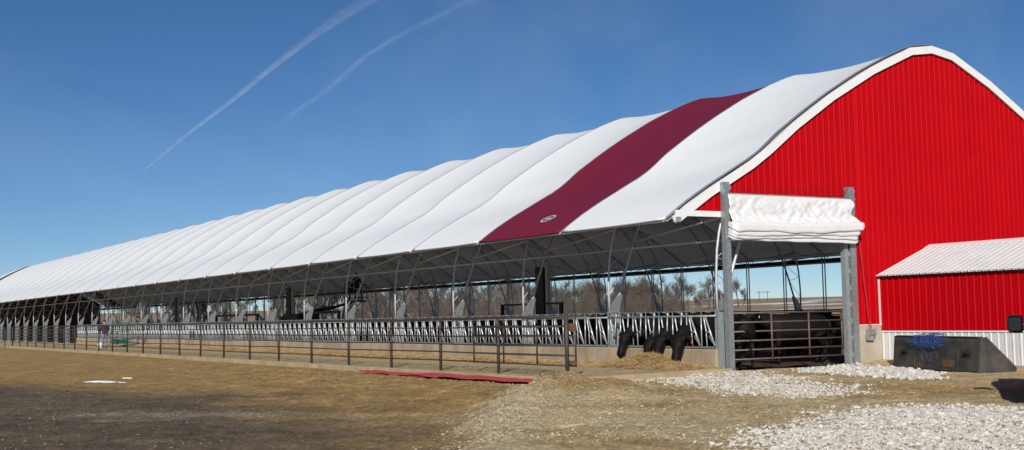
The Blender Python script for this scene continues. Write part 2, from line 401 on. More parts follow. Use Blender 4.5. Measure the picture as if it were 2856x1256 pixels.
# fabric panels, one per bay
half = np.concatenate([np.linspace(-1.65, 1.2, 9), np.linspace(1.5, 2.4, 7), np.linspace(2.8, 8.66, 16)])
px_all = np.concatenate([half, (2*XM-half)[::-1][1:]])
def roof_panel(mats, name='roof_panel'):
    ny = 13; V = []; n = len(px_all)
    for off in (0.0,):
        for x in px_all:
            nx_, nz_ = pnorm(x); z = prof(x)
            xx = x if x <= XM else 2*XM-x
            amp = .15*sstep(-1.65, 2.2, xx)*.9+.02
            amp *= (1-.35*math.exp(-((xx-1.8)/.5)**2))
            for k in range(ny):
                t = k/(ny-1); s = -amp*4*t*(1-t)+off
                V.append((x+nx_*s, t*BAY, z+nz_*s))
    q = []; mi = []
    for i in range(n-1):
        for k in range(ny-1):
            a = i*ny+k; q.append((a, a+ny, a+ny+1, a+1)); mi.append(0)
    for e in (0, n-1):                                   # eave hems
        b = MB(); pts = [V[e*ny+k] for k in range(ny)]
        b.tube(pts, .035, 6); base = len(V); V += b.v
        q2 = [tuple(j+base for j in f) for f in b.f]; q += q2; mi += [0]*len(q2)
    me = bpy.data.meshes.new(name); me.from_pydata(V, [], q)
    for m_ in mats: me.materials.append(m_)
    me.polygons.foreach_set('material_index', mi); me.polygons.foreach_set('use_smooth', [True]*len(q)); me.update()
    return me
SLATE = fabric('slate_fabric', (.055, .055, .075), (.065, .065, .085), .05, (.1, .1, .13))
rp_w = roof_panel([FABRIC]); rp_m = roof_panel([MAROON]); rp_s = roof_panel([SLATE])
for k in range(NB):
    o = link('roof_panel', rp_m if k == 1 else rp_s if k == NB-2 else rp_w, barn, (0, BAY*k, 0))
    if k in (1, NB-2): o['label'] = 'maroon fabric roof panel near the gable end' if k == 1 else 'dark slate fabric roof panel near the far end'

# trusses
def mir(p): return (2*XM-p[0], p[1], p[2])
OUT = [(0, 1.66), (-.012, 2.2), (-.005, 2.65), (.05, 3.3), (.14, 3.75), (.3, 4.27), (.58, 4.82), (.98, 5.36), (1.45, 5.78), (1.92, 6.15)]
OUT += [(x+pnorm(x)[0]*-.075, prof(x)-pnorm(x)[1]*.075) for x in (2.5, 3.2, 4, 5, 6, 7, 7.9)] + [(8.66, 9.53)]
INN = [(.27, 1.68), (.38, 2.19), (.60, 2.85), (.89, 3.6), (1.19, 4.28), (1.56, 4.9), (2.05, 5.46), (2.7, 6.0)]
INN += [(x+pnorm(x)[0]*-.78, prof(x)-pnorm(x)[1]*.78) for x in (3.7, 4.6, 5.6, 6.6, 7.7)] + [(8.66, 8.82)]
def full(path): L = [(x, 0, z) for x, z in path]; return L+[mir(p) for p in L[::-1][1:]]
mb = MB(); mb.tube(full(OUT), .034, 8); mb.tube(full(INN), .038, 8)
for sgn in (0, 1):
    raf = [(1.75, 0, 6.03), (-.2, 0, 4.93), (-1.6, 0, 4.03)]
    mb.tube(raf if not sgn else [mir(p) for p in raf], .036, 6)
truss = mb.build('truss', TRUSSM, barn, True)
web = MB()
def samp(path, n):
    p = np.array(path); d = np.concatenate([[0], np.cumsum(np.hypot(*np.diff(p, axis=0).T))]); t = np.linspace(0, d[-1], n)
    return np.stack([np.interp(t, d, p[:, 0]), np.interp(t, d, p[:, 1])], 1)
so, si = samp(OUT[1:], 15), samp(INN[1:], 15)
for sgn in (0, 1):
    for i in range(14):
        for a, b in ((so[i], si[i+1]), (si[i+1], so[i+1])):
            pp = [(a[0], 0, a[1]), (b[0], 0, b[1])]
            web.tube(pp if not sgn else [mir(p) for p in pp], .011, 4)
web.build('web', TRUSSM, truss)
gme_ = None
for sgn in (0, 1):
    for yy in (-.05, .05):
        g = MB(); pl = [(.02, 1.66), (.30, 1.66), (.46, 2.24), (.39, 2.26), (.03, 1.86)]
        if sgn: pl = [(2*XM-x, z) for x, z in pl]
        g.prism(pl, yy-.005, yy+.005); g.build('gusset', GALV, truss)
    c = MB(); x0, x1 = (-.03, .31) if not sgn else (2*XM-.31, 2*XM+.03)
    c.bb(x0, x1, -.012, .012, .05, 1.70); c.bb(x0, x0+.014, -.09, .09, .05, 1.702); c.bb(x1-.014, x1, -.09, .09, .05, 1.702)
    c.bb(x0+.016, x1-.016, -.07, .07, 1.70, 1.715)
    c.build('column', GALVM, truss)
sm = MB(); line = [(x+pnorm(x)[0]*.012, 0, prof(x)+pnorm(x)[1]*.012) for x in px_all]
sm.tube(line, .011, 6)
for sgn in (0, 1):
    q = [(-1.52, 0, 4.14), (-1.70, 0, 4.03), (-1.74, 0, 3.98)]
    sm.tube(q if not sgn else [mir(p) for p in q], .035, 6)
sm.build('seam_track', SEAM, truss)
for k in range(1, NB+1): dup(truss, barn, (0, BAY*k, 0))

# purlins, eave pipes and braces
def long_tube(name, x, z, r, m=TRUSSM, n=6):
    b = MB(); b.tube([(x, .0, z), (x, LEN/2, z), (x, LEN, z)], r, n); b.build(name, m, barn, True)
for x, z, r in ((.90, 3.60, .036), (-1.60, 4.02, .028), (2.7, 5.94, .032), (5.1, 7.50, .032)):
    long_tube('purlin', x, z, r); long_tube('purlin', 2*XM-x, z, r)
long_tube('purlin', 8.66, 8.77, .032)
braces = []
for pp in ([(.22, 0, 4.15), (.90, BAY, 3.78)], [mir((.22, 0, 4.15)), mir((.90, BAY, 3.78))]):
    br = MB(); br.tube(pp, .030, 6); braces.append(br.mesh('brace', TRUSSM, True))
cables = []
for sgn in (0, 1):
    for a, b in (((-1.5, 0, 4.05), (2.7, BAY, 6.0)), ((2.7, 0, 6.0), (6.4, BAY, 8.15)), ((6.4, 0, 8.1), (2.7, BAY, 5.95))):
        cb = MB(); cb.tube([a, b] if not sgn else [mir(a), mir(b)], .007, 4); cables.append(cb.mesh('bracing_cable', BLACKM))
for k in range(NB):
    for q_ in braces: link('brace', q_, barn, (0, BAY*k, 0))
    if k % 3 == 1 or k < 3:
        for q_ in cables: link('bracing_cable', q_, barn, (0, BAY*k, 0))
# far side: curtain guide pipes, curtain roll, rails
gp = MB()
for dy in (-.075, .075): gp.tube([(18.0, dy, .0), (18.0, dy, 3.95)], .028, 6)
gp = gp.mesh('curtain_guide', TRUSSM, True)
y = 1.65
while y < LEN:
    link('curtain_guide', gp, barn, (0, y, 0)); y += BAY/2
long_tube('curtain_roll', 18.12, 3.80, .085, BLACKM, 8)
long_tube('curtain_pipe', 18.55, 4.10, .03)
for z in (.45, .75, 1.05, 1.42, 1.64): long_tube('side_rail', 17.2, z, .026, BLACKM)
# far-side knee wall
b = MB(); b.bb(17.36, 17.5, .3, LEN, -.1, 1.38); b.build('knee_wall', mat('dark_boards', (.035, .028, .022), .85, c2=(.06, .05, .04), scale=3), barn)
# sagging light cable under the far eave
b = MB()
for k in range(0, 14):
    pts = []
    for i in range(9):
        t = i/8; pts.append((17.0, BAY*(k+t), 4.2-.42*4*t*(1-t)))
    b.tube(pts, .011, 4, False)
b.build('power_cable', BLACKM, barn)

# gable wall of ribbed red sheets
RIB = .2286
def rib_pts(x0, x1, pitch=RIB, h=.026, flip=False):                  # (x, depth) across a sheet; majors + small stiffeners
    P = []; x = x0
    while x < x1-1e-6:
        for dx, d in ((0, 0), (.004 if flip else .034, h), (.020 if flip else .050, h), (.054, 0), (.125, 0), (.131, .004), (.143, .004), (.149, 0), (.172, 0), (.178, .004), (.190, .004), (.196, 0)):
            if x+dx < x1: P.append((x+dx, d))
        x += pitch
    P.append((x1, 0)); return P
def sheet_xz(name, x0, x1, bot, top, yplane, m, parent, thick=.0, out=-1):
    mb = MB(); P = rib_pts(x0, x1); vs = []
    for x, d in P: vs += [(x, yplane+out*d, bot(x)), (x, yplane+out*d, top(x))]
    n = len(P)
    for x, d in P: vs += [(x, yplane+out*(d-.004), bot(x)), (x, yplane+out*(d-.004), top(x))]
    fs = []
    for i in range(n-1):
        a, b_ = 2*i, 2*n+2*i
        fs += [(a, a+2, a+3, a+1), (b_, b_+1, b_+3, b_+2), (a, b_, b_+2, a+2), (a+1, a+3, b_+3, b_+1)]
    fs += [(0, 1, 2*n+1, 2*n), (2*n-2, 4*n-2, 4*n-1, 2*n-1)]
    mb.add(vs, fs); return mb.build(name, m, parent)
GY0 = -.12
def gtop(x): return prof(min(max(x, -1.6), 2*XM+1.6))-.10
xs = [-1.06, .165]
frame = MB()
gw = MB()
gw.bb(-1.2, 2*XM+1.2, GY0+.03, GY0+.06, 4.17, 4.29); gable = gw.build('gable_wall', TRUSSM, barn)
edges = [-1.05, -.03] 
x = -1.05; cuts = []
while x < 2*XM+1.0: cuts.append(x); x += RIB*4
cuts.append(2*XM+1.05)
for i in range(len(cuts)-1):
    a, b_ = cuts[i], cuts[i+1]
    for lo, hi, bz in ((-9, .16, 4.30), (.16, 4.80, 4.0), (4.80, 16.9, 1.19), (16.9, 99, 4.30)):
        p0, p1 = max(a, lo), min(b_, hi)
        if p1-p0 > .02:
            sheet_xz('siding_sheet', p0, p1, (lambda q, bz=bz: bz), (lambda q, bz=bz: max(gtop(q), bz+.01)), GY0, REDS, gable)
# rake trim and fascia
def rake(pts, w_, y0, y1, name):
    for i in range(len(pts)-1):
        (xa, za), (xb, zb) = pts[i], pts[i+1]
        def nrm(j):
            a = pts[max(j-1, 0)]; c = pts[min(j+1, len(pts)-1)]
            dx, dz = c[0]-a[0], c[1]-a[1]; l = math.hypot(dx, dz); return (dz/l, -dx/l)
        na, nb_ = nrm(i), nrm(i+1)
        pl = [(xa, za), (xb, zb), (xb+nb_[0]*w_, zb+nb_[1]*w_), (xa+na[0]*w_, za+na[1]*w_)]
        m = MB(); m.prism(pl, y0, y1); m.build(name, TRIM, barn)
RP = [-1.58, -.4, 1.17, 1.80, 2.83, 4.3, 6.0, 7.70, 8.66]
rk = [(x, prof(x)-.03) for x in RP]
rk += [(2*XM-x, z) for x, z in rk[::-1][1:]]
rake(rk, .23, GY0-.09, GY0-.035, 'rake_trim')
m = MB(); m.bb(-1.47, .16, GY0-.088, GY0-.037, 4.14, 4.29); m.build('fascia', TRIM, barn)
m = MB(); m.bb(2*XM-.16, 2*XM+1.47, GY0-.088, GY0-.037, 4.14, 4.29); m.build('fascia', TRIM, barn)
# dark gap channel between fabric and trim
m = MB()
m.tube([(x+pnorm(x)[0]*.01, -.075, prof(x)+pnorm(x)[1]*.01) for x in px_all], .02, 6)
m.build('end_track', SEAM, barn, True)
# concrete plinth under the gable, right of the door
m = MB(); m.bb(4.86, 5.985, GY0-.06, .15, -.1, 1.16); m.build('plinth', CONCL, barn)
m = MB(); m.bb(4.86, 5.20, GY0-.075, GY0-.062, -.1, 1.15); m.build('plinth_patch', CONCL, barn)
m = MB(); m.bb(4.86, 5.985, GY0-.075, GY0-.028, 1.165, 1.19); m.build('base_flashing', TRIM, barn)
m = MB(); m.bb(10.8, 17.0, GY0-.06, .15, -.1, 1.16); m.build('plinth', CONCL, barn)
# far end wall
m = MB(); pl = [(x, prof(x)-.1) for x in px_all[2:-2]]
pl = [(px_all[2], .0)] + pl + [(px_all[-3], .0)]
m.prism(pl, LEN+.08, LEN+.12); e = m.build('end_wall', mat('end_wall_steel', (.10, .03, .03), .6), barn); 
# door posts: galvanised channels
def channel(x0, x1, y0, y1, z0, z1, t=.012, open_='x'):
    m = MB(); m.bb(x0, x1, y0, y0+t, z0, z1); m.bb(x0, x0+t, y0+t, y1, z0, z1); m.bb(x1-t, x1, y0+t, y1, z0, z1)
    m.bb(x0+t, x0+t+.03, y1-t, y1, z0, z1); m.bb(x1-t-.03, x1-t, y1-t, y1, z0, z1); return m
lp = channel(.03, .20, -.40, -.23, .02, 5.06); lp.box((.115, -.405, 4.95), (.05, .02, .1)); lp = lp.build('door_post', GALV, barn)
m = MB(); m.tube([(.22, -.36, 4.92), (.22, -.28, 4.92)], .075, 12); m.bb(.19, .205, -.40, -.30, 4.55, 4.85); m.build('pulley', GALVM, lp)
rp_ = channel(4.62, 4.84, -.40, -.23, .05, 5.09); rp_ = rp_.build('door_post', GALV, barn)
m = MB(); m.bb(4.42, 4.56, -.36, -.20, .05, 4.0)
for i in range(8): m.bb(4.56, 4.62, -.34, -.24, .3+.47*i, .42+.47*i)
m.build('guide_rail', GALVM, rp_)
m = MB(); m.tube([(4.86, -.36, 4.98), (4.86, -.28, 4.98)], .06, 12); m.tube([(4.86, -.36, 4.75), (4.86, -.28, 4.75)], .06, 12); m.build('pulley', GALVM, rp_)
m = MB(); m.bb(.20, 4.62, -.38, -.32, 4.735, 4.775); m.build('door_header', GALVM, barn)
m = MB(); m.tube([(.24, -.30, 4.93), (2.4, -.30, 4.90), (4.84, -.30, 4.96)], .006, 4); m.build('lift_cable', BLACKM, barn)

# emblem printed patch on the maroon panel
emb = MB()
ex, ey = -.78, 6.95; es = .02
nx_, nz_ = pnorm(ex); tx, tz = nz_, -nx_
t_ = (ey-BAY)/BAY
def on_roof(u, v, off):                                  # u along y (towards the gable), v up the slope
    x = ex+tx*v; yy = ey-u; tt = (yy-BAY)/BAY
    n_ = pnorm(x); xx = x
    amp = (.15*sstep(-1.65, 2.2, xx)*.9+.02)*(1-.35*math.exp(-((xx-1.8)/.5)**2))
    s = -amp*4*tt*(1-tt)+off
    return (x+n_[0]*s, yy, prof(x)+n_[1]*s)
def ring(r0, r1, off, mi, ry=.23, rx=.34, n=40):
    vs = []; fs = []
    for i in range(n):
        a = 2*math.pi*i/n
        for r_ in (r0, r1): vs.append(on_roof(math.cos(a)*rx*r_, math.sin(a)*ry*r_, off))
    for i in range(n):
        j = (i+1) % n
        fs.append((2*i, 2*i+1, 2*j+1, 2*j) if r0 > 0 else (2*i, 2*i+1, 2*j+1))
    emb.add(vs, fs, mi)
ring(.0, .80, .010, 1); ring(.76, 1.0, .014, 0)
for (u0, v0), (u1, v1), (u2_, v2), (u3, v3) in (((-.19, -.02), (-.02, -.03), (-.015, .055), (-.16, .08)), ((.0, -.03), (.2, -.06), (.22, .015), (.015, .055)), ((-.08, -.1), (.08, -.11), (.08, -.08), (-.08, -.065))):
    emb.add([on_roof(a, b, .016) for a, b in ((u0, v0), (u1, v1), (u2_, v2), (u3, v3))], [(0, 1, 2, 3)], 2)
emb.build('emblem', [mat('emblem_white', (.62, .50, .54), .5), mat('emblem_grey', (.08, .08, .085), .5), mat('emblem_light', (.55, .55, .55), .5)], barn)['label'] = 'small oval maker emblem with pale rim on the maroon panel'

# ------------------------------------------------------------------ annex (side shed against the gable)
AX, AR, AZ, ARZ, AL = 6.0, 8.24, 2.60, 3.47, 8.4
annex = empty('entrance_shed', (AX, GY0, 0))
tag(annex, 'low red shed with white ribbed roof and white wainscot joined to the gable wall', 'shed')
def sheet_yz(name, y0, y1, z0, z1, m, parent):
    mb = MB(); P = rib_pts(0, y0-y1, flip=True); vs = []; n = len(P)
    for s, d in P: vs += [(-d, -s+y0, z0), (-d, -s+y0, z1)]
    for s, d in P: vs += [(-d+.004, -s+y0, z0), (-d+.004, -s+y0, z1)]
    fs = []
    for i in range(n-1):
        a, b_ = 2*i, 2*n+2*i
        fs += [(a, a+1, a+3, a+2), (b_, b_+2, b_+3, b_+1), (a, a+2, b_+2, b_), (a+1, b_+1, b_+3, a+3)]
    fs += [(0, 2*n, 2*n+1, 1), (2*n-2, 2*n-1, 4*n-1, 4*n-2)]
    mb.add(vs, fs); return mb.build(name, m, parent)
m = MB(); m.bb(.02, 2*(AR-AX)-.02, -AL, .1, 0, AZ-.02); aw = m.build('wall', TRUSSM, annex)
y = -.06
while y > -AL+.1:
    y1 = max(y-RIB*4, -AL)
    sheet_yz('siding_sheet', y, y1, 1.0, AZ-.06, REDS, aw); sheet_yz('wainscot_sheet', y, y1, .0, .955, WHITES, aw); y = y1
m = MB(); m.bb(-.03, .0, -AL, -.06, .958, .998); m.build('wainscot_trim', TRIM, annex)
m = MB(); m.bb(-.035, .015, -.06, -.0, .0, AZ-.06); m.build('corner_trim', TRIM, annex)
m = MB(); m.bb(-.035, .015, -AL-.06, -AL, .0, AZ-.06); m.build('corner_trim', TRIM, annex)
m = MB(); m.bb(-.09, .02, -AL-.1, .02, AZ-.06, AZ-.005); m.build('eave_board', mat('dark_eave', (.05, .04, .04), .7), annex)
sl = (ARZ-AZ)/(AR-AX)
for side_ in (0, 1):
    y = .02
    while y > -AL-.1:
        y1 = max(y-RIB*4, -AL-.12); mb = MB(); P = rib_pts(0, y-y1, h=.022); n = len(P); vs = []
        for s, d in P:
            for xx in (-.13, AR-AX):
                X_ = xx if not side_ else 2*(AR-AX)-xx
                vs.append((X_-(sl*d*.8 if not side_ else -sl*d*.8), y-s, AZ+.015+sl*xx+d))
        fs = [((2*i, 2*i+1, 2*i+3, 2*i+2) if not side_ else (2*i, 2*i+2, 2*i+3, 2*i+1)) for i in range(n-1)]
        mb.add(vs, fs); mb.build('roof_sheet', WHITES, annex); y = y1
m = MB()
for sgn in (-1, 1):
    m.add([((AR-AX)+sgn*d, yy, ARZ+.055-sl*d+e_) for yy in (.02, -AL-.12) for d, e_ in ((0, 0), (.22, 0), (.22, -.03), (0, -.03))],
          [(0, 1, 5, 4), (1, 2, 6, 5), (2, 3, 7, 6), (0, 3, 2, 1), (4, 5, 6, 7)])
m.build('ridge_cap', TRIM, annex)
m = MB(); pl = [(-.0, AZ-.05), (2*(AR-AX), AZ-.05), (AR-AX, ARZ-.03)]; m.prism(pl, -AL-.02, -AL+.02); m.build('gable_end', REDS, annex)
def end_sheet(name, z0, z1, m_):
    mb = MB(); P = rib_pts(0, 2*(AR-AX)); vs = []
    for x, d in P: vs += [(x, -AL-.012-d, z0), (x, -AL-.012-d, z1)]
    mb.add(vs, [(2*i, 2*i+2, 2*i+3, 2*i+1) for i in range(len(P)-1)]); mb.build(name, m_, annex)
end_sheet('end_siding', 1.0, AZ-.05, REDS); end_sheet('end_wainscot', .0, .998, WHITES)

# ------------------------------------------------------------------ curtain door (folded white fabric)
CURT = mat('white_curtain', (.74, .74, .74), .5, c2=(.70, .70, .70), scale=2, bump=.25, bscale=5)
cur = empty('folded_curtain', (0, -.40, 3.5)); tag(cur, 'white fabric curtain folded up at the top of the barn doorway', 'curtain')
nx = 150; nv = 40
X = np.linspace(.13, 4.66, nx); T = np.linspace(0, 1, nv)
XX, TT = np.meshgrid(X, T, indexing='ij')
wr = fbm(XX*1.2+TT*1.0, TT*1.4, 3, 60.0); w2 = np.abs(fbm(XX*4.2-TT*2.6, TT*1.6, 2, 66.0)); w3 = np.abs(fbm(XX*3+TT*2.5, TT*1.6-XX*1.5, 2, 71.0))
Zs = 4.735-TT*(.74+.02*np.sin(XX*1.3)); Ys = -.02-.06*TT-(.05*wr+.11*(.2-w2)*sstep(0, .5, TT)+.10*(.2-w3))*sstep(0, .18, TT)-.08*sstep(.75, 1, TT)
Xs = XX+(XX > 4.5)*0+sstep(4.3, 4.66, XX)*(.10*np.sin(TT*9)+.16*TT)
m = np_mesh('curtain_sheet', np.stack([Xs, Ys, Zs-3.5], -1).reshape(-1, 3), grid_quads(nx, nv), CURT)
o = link('curtain_sheet', m, cur); so_ = o.modifiers.new('thick', 'SOLIDIFY'); so_.thickness = .012
def fold(x0, x1, zl, zr, hgt, dep, y0, seed, lip=0.):
    mb = MB(); rings = []
    for i in range(90):
        t = i/89; x = x0+(x1-x0)*t; z = zl+(zr-zl)*t-3.5
        wob = .010*math.sin(x*1.3+seed)+.004*math.sin(x*4.3+seed*2)+.002*math.sin(x*13+seed)
        hh = hgt*(1+.08*math.sin(x*1.7+seed*3)+.04*math.sin(x*6+seed))
        e = min(1, (t+.012)*26, (1.012-t)*26)
        prof_ = [(.0, .05), (-.55, .0), (-.88, -.16), (-1.0, -.42), (-1.02, -.86), (-.96, -1.0), (-.84, -.98), (-.3, -.72), (.0, -.6)]
        rings.append([(x+lip*t*0, y0+a*dep*(.55+.45*e)+wob*.6, z+wob+b*hh*(.5+.5*e)) for a, b in prof_])
    mb.loft(rings); return mb
fm = [fold(.08, 4.98, 3.98, 4.08, .27, .24, -.06, 1.0), fold(.10, 4.86, 3.83, 3.90, .20, .22, -.03, 2.3), fold(.09, 4.78, 3.74, 3.76, .17, .19, -.02, 4.1), fold(.10, 4.80, 3.65, 3.62, .14, .16, -.01, 5.7)]
for f_ in fm: f_.build('curtain_fold', CURT, cur, False)
m = MB(); m.tube([(.1, -.12, .02), (4.75, -.12, .01)], .03, 8); m.build('bottom_pipe', GALVM, cur)

# winch with cable
win = empty('hand_winch', (5.42, GY0-.07, .86)); tag(win, 'small galvanised hand winch bolted to the concrete plinth', 'winch')
m = MB(); m.bb(-.14, .14, -.09, .0, -.12, .03); m.build('bracket', WINCHM, win)
m = MB(); m.tube([(-.1, -.10, .10), (.12, -.10, .10)], .075, 14); m.tube([(-.11, -.10, .10), (-.10, -.10, .10)], .10, 14); m.tube([(.12, -.10, .10), (.13, -.10, .10)], .10, 14); m.build('drum', WINCHM, win)
m = MB(); m.tube([(.13, -.1, .1), (.2, -.1, .1), (.22, -.1, .28)], .012, 6); m.build('crank', WINCHM, win)
m = MB(); m.tube([(-.05, -.12, .15), (-.5, -.12, 4.1)], .010, 5); m.tube([(.06, -.1, .15), (.03, -.06, .42)], .008, 5); m.build('cable', mat('steel_cable', (.30, .06, .07), .5), win)

# security camera at the eave corner
cm = empty('flood_camera', (-1.42, GY0-.05, 4.06)); tag(cm, 'small grey camera box with black dome under the roof corner', 'camera')
m = MB(); m.bb(-.07, .09, -.08, .08, -.08, .05); m.build('housing', GALVM, cm)
m = MB(); m.loft([[(.0+r_*math.cos(a), r_*math.sin(a), z) for a in np.linspace(0, 2*math.pi, 12, False)] for r_, z in ((.075, -.081), (.08, -.12), (.06, -.17), (.02, -.19))]); m.build('dome', BLACKM, cm, True)

# ------------------------------------------------------------------ doorway gate
gate = empty('tube_gate', (0, -.16, 0)); tag(gate, 'brown tube gate of six rails closing the barn doorway', 'gate')
for i in range(6):
    z = .36+.245*i; b = MB(); b.tube([(.30, 0, z), (2.3, 0, z+.004*(i % 2)), (4.38, 0, z)], .024, 8); b.build('rail', GATEM, gate, True)
for x in (1.72, 3.10): b = MB(); b.tube([(x, -.03, .33), (x, -.03, 1.62)], .026, 8); b.build('stile', GATEM, gate, True)
for x in (.28, 4.40): b = MB(); b.tube([(x, 0, .33), (x, 0, 1.63)], .026, 8); b.build('end_stile', GATEM, gate, True)
for z0, z1 in ((.36, .52), (1.35, 1.62)): b = MB(); b.bb(4.38, 4.46, -.04, .04, z0, z1); b.build('hinge', RUSTM, gate)
b = MB()
for i in range(9):
    z = 1.12-.055*i; x = .26+.07*math.sin(i*.5)
    b.tube([(x+.014*math.cos(a), -.05+(.012*math.sin(a) if i % 2 else 0), z+.03*math.sin(a)) for a in np.linspace(0, 2*math.pi, 9)], .005, 4, False)
b.build('chain', WINCHM, gate)

# ------------------------------------------------------------------ feed curb and headlock panels
ORD = 'first second third fourth fifth sixth seventh eighth ninth tenth eleventh twelfth thirteenth fourteenth fifteenth sixteenth seventeenth eighteenth nineteenth twentieth'.split()
TENS = {20: 'twenty', 30: 'thirty', 40: 'forty', 50: 'fifty', 60: 'sixty', 70: 'seventy', 80: 'eighty', 90: 'ninety'}
def ordinal(i):                                         # 0-based
    n = i+1
    if n <= 20: return ORD[i]
    if n == 100: return 'hundredth'
    if n > 100: return 'hundred-and-'+ordinal(i-100)
    t, r_ = n//10*10, n % 10
    return {20: 'twentieth', 30: 'thirtieth', 40: 'fortieth', 50: 'fiftieth', 60: 'sixtieth', 70: 'seventieth', 80: 'eightieth', 90: 'ninetieth'}[t] if r_ == 0 else TENS[t]+'-'+ORD[r_-1]
NH = 16
curb = MB(); n = 200
for i in range(n):
    y0, y1 = NH*BAY*i/n, NH*BAY*(i+1)/n
    w0, w1 = [.012*math.sin(v*2.3)+.008*math.sin(v*6.1) for v in (y0, y1)]
    vs = []
    for y, w_ in ((y0, w0), (y1, w1)): vs += [(-.15+w_, y, .05), (-.14+w_, y, .62), (-.12+w_, y, .648), (.10, y, .65), (.11, y, .05)]
    fs = [(k, k+1, k+6, k+5) for k in range(4)]
    if i == 0: fs.append((4, 3, 2, 1, 0))
    if i == n-1: fs.append((5, 6, 7, 8, 9))
    curb.add(vs, fs)
tag(curb.build('feed_curb', CONC), 'stained concrete feed curb running under the headlocks', 'curb')
def hl_meshes():
    a = MB(); a.tube([(0, 0, .72), (0, 0, 1.52)], .019, 8); A = a.mesh('upright', BRIGHT, True)
    b = MB(); b.tube([(0, -.11, 1.52), (0, -.13, 1.40), (0, -.195, 1.12), (0, -.20, 1.0), (0, -.22, .72)], .019, 8); b.bb(-.022, .022, -.37, -.20, 1.085, 1.125); B_ = b.mesh('bent_bar', BRIGHT, True)
    c = MB(); c.tube([(-.025, -.20, 1.52), (-.025, -.555, .74)], .024, 8); c.tube([(-.02, -.40, 1.05), (-.02, -.34, .98), (-.02, -.53, .76)], .011, 6); Cc = c.mesh('locking_bar', BRIGHT, True)
    d = MB(); d.tube([(-.025, -.42, 1.60), (-.025, -.385, 1.12), (-.025, -.37, .98)], .022, 8); d.bb(-.04, .02, -.45, -.38, 1.50, 1.64); D = d.mesh('locking_bar', GALV, True)
    return A, B_, Cc, D
HA, HB, HC, HD = hl_meshes()
tr_ = MB(); tr_.tube([(0, 0, 1.53), (0, -BAY, 1.53)], .028, 8); TR = tr_.mesh('top_rail', GALV, True)
brl = MB(); brl.bb(-.035, .035, -BAY+.12, -.12, .67, .72); BRL = brl.mesh('bottom_rail', GALV)
lb = MB(); lb.tube([(-.02, 0, 1.66), (-.02, -BAY, 1.66)], .011, 6)
for i in range(8):
    lb.bb(-.03, -.01, -.61*i-.04, -.61*i-.02, 1.53, 1.66); lb.tube([(-.02, -.61*i-.22, 1.645), (-.02, -.61*i-.34, 1.63), (-.02, -.61*i-.42, 1.645)], .02, 6)
LB = lb.mesh('lock_line', GALV)
for k in range(NH):
    p_ = empty('headlock_panel', (-.06, BAY*(k+1), 0))
    near = {0: 'galvanised headlock panel beside the corner post with cattle feeding through it', NH-1: 'galvanised headlock panel at the far end of the feed row'}
    tag(p_, near.get(k, f'galvanised headlock panel, {ordinal(k)} along the feed row from the corner post'), 'headlocks', 'headlock panels along the feed lane')
    link('top_rail', TR, p_); link('bottom_rail', BRL, p_); link('lock_line', LB, p_)
    for i in range(8):
        s = -.61*i
        link('upright', HA, p_, (0, s, 0)); link('bent_bar', HB, p_, (0, s, 0))
        closed = (k == 0 and i < 6) or (k in (4, 9) and i in (2, 3))
        if i == 7 and k == 0: closed = False
        link('locking_bar', HD if closed else HC, p_, (0, s, 0))

# pens beyond the headlocks: gates between the open columns
for k in range(NH, 25):
    p_ = empty('pen_gate', (.1, BAY*k+.2, 0)); tag(p_, f'rusty pen gate in the {ordinal(k-NH)} open bay beyond the headlocks', 'gate', 'pen gates beyond the headlocks')
    for i in range(6):
        b = MB(); z = .35+.24*i; b.tube([(0, 0, z), (0, BAY-.4, z)], .024, 6); b.build('rail', RUST, p_, True)
    for y in (0.03, (BAY-.4)/2, BAY-.43): b = MB(); b.tube([(-.03, y, .3), (-.03, y, 1.6)], .026, 6); b.build('stile', RUST, p_, True)

# ------------------------------------------------------------------ pipe fence along the lane
fence = empty('pipe_fence', (-5.05, -.35, .13)); tag(fence, 'long rusty brown pipe fence along the edge of the feed lane', 'fence')
FS = 3.25; NF = 25; FL = FS*(NF-1)
for k in range(NF):
    b = MB(); r_ = .052 if k == 0 else (.06 if k == NF-1 else .042)
    b.tube([(0, 0, -.06), (0, 0, 1.53 if k == 0 else 1.43)], r_, 10); o = b.build('post', RUST, fence, True, (0, FS*k, 0))
for i, (z, r_) in enumerate(((1.455, .034), (1.215, .019), (.985, .019), (.755, .019), (.53, .019), (.29, .019))):
    b = MB(); b.tube([(-.03 if i else 0, FS*k+ (FS/2 if 0 else 0), z+.012*math.sin(k*1.7+i)) for k in range(NF)], r_, 8)
    b.build('top_rail' if i == 0 else 'rail', RUST, fence, True)
# gate folded back behind the fence
fg = empty('folded_gate', (-4.84, -.42, .13)); tag(fg, 'rusty tube gate folded back behind the end of the pipe fence', 'gate')
for z in (.27, .52, .76, 1.0, 1.24, 1.45): b = MB(); b.tube([(0, 0, z), (0, 5.0, z)], .019, 8); b.build('rail', RUST, fg, True)
for y in (0, 1.75, 3.4, 5.0): b = MB(); b.tube([(.0, y, .25), (.0, y, 1.48)], .022, 8); b.build('stile', RUST, fg, True)
b = MB(); b.bb(-.16, .0, -.02, .16, 1.1, 1.3); b.bb(-.16, .0, -.02, .16, .3, .4); b.build('hinge_plate', RUSTM, fg)
# cross fence at the far end of the lane
cf = empty('cross_fence', (-5.3, 79.5, .13)); tag(cf, 'low rusty cross fence at the far left end of the lane', 'fence')
for k in range(6): b = MB(); b.tube([(-k*2.6, k*1.6, -.2), (-k*2.6, k*1.6, 1.35)], .04, 8); b.build('post', RUST, cf, True)
for z in (.3, .6, .9, 1.25): b = MB(); b.tube([(0, 0, z), (-13, 8, z)], .025, 6); b.build('rail', RUST, cf, True)

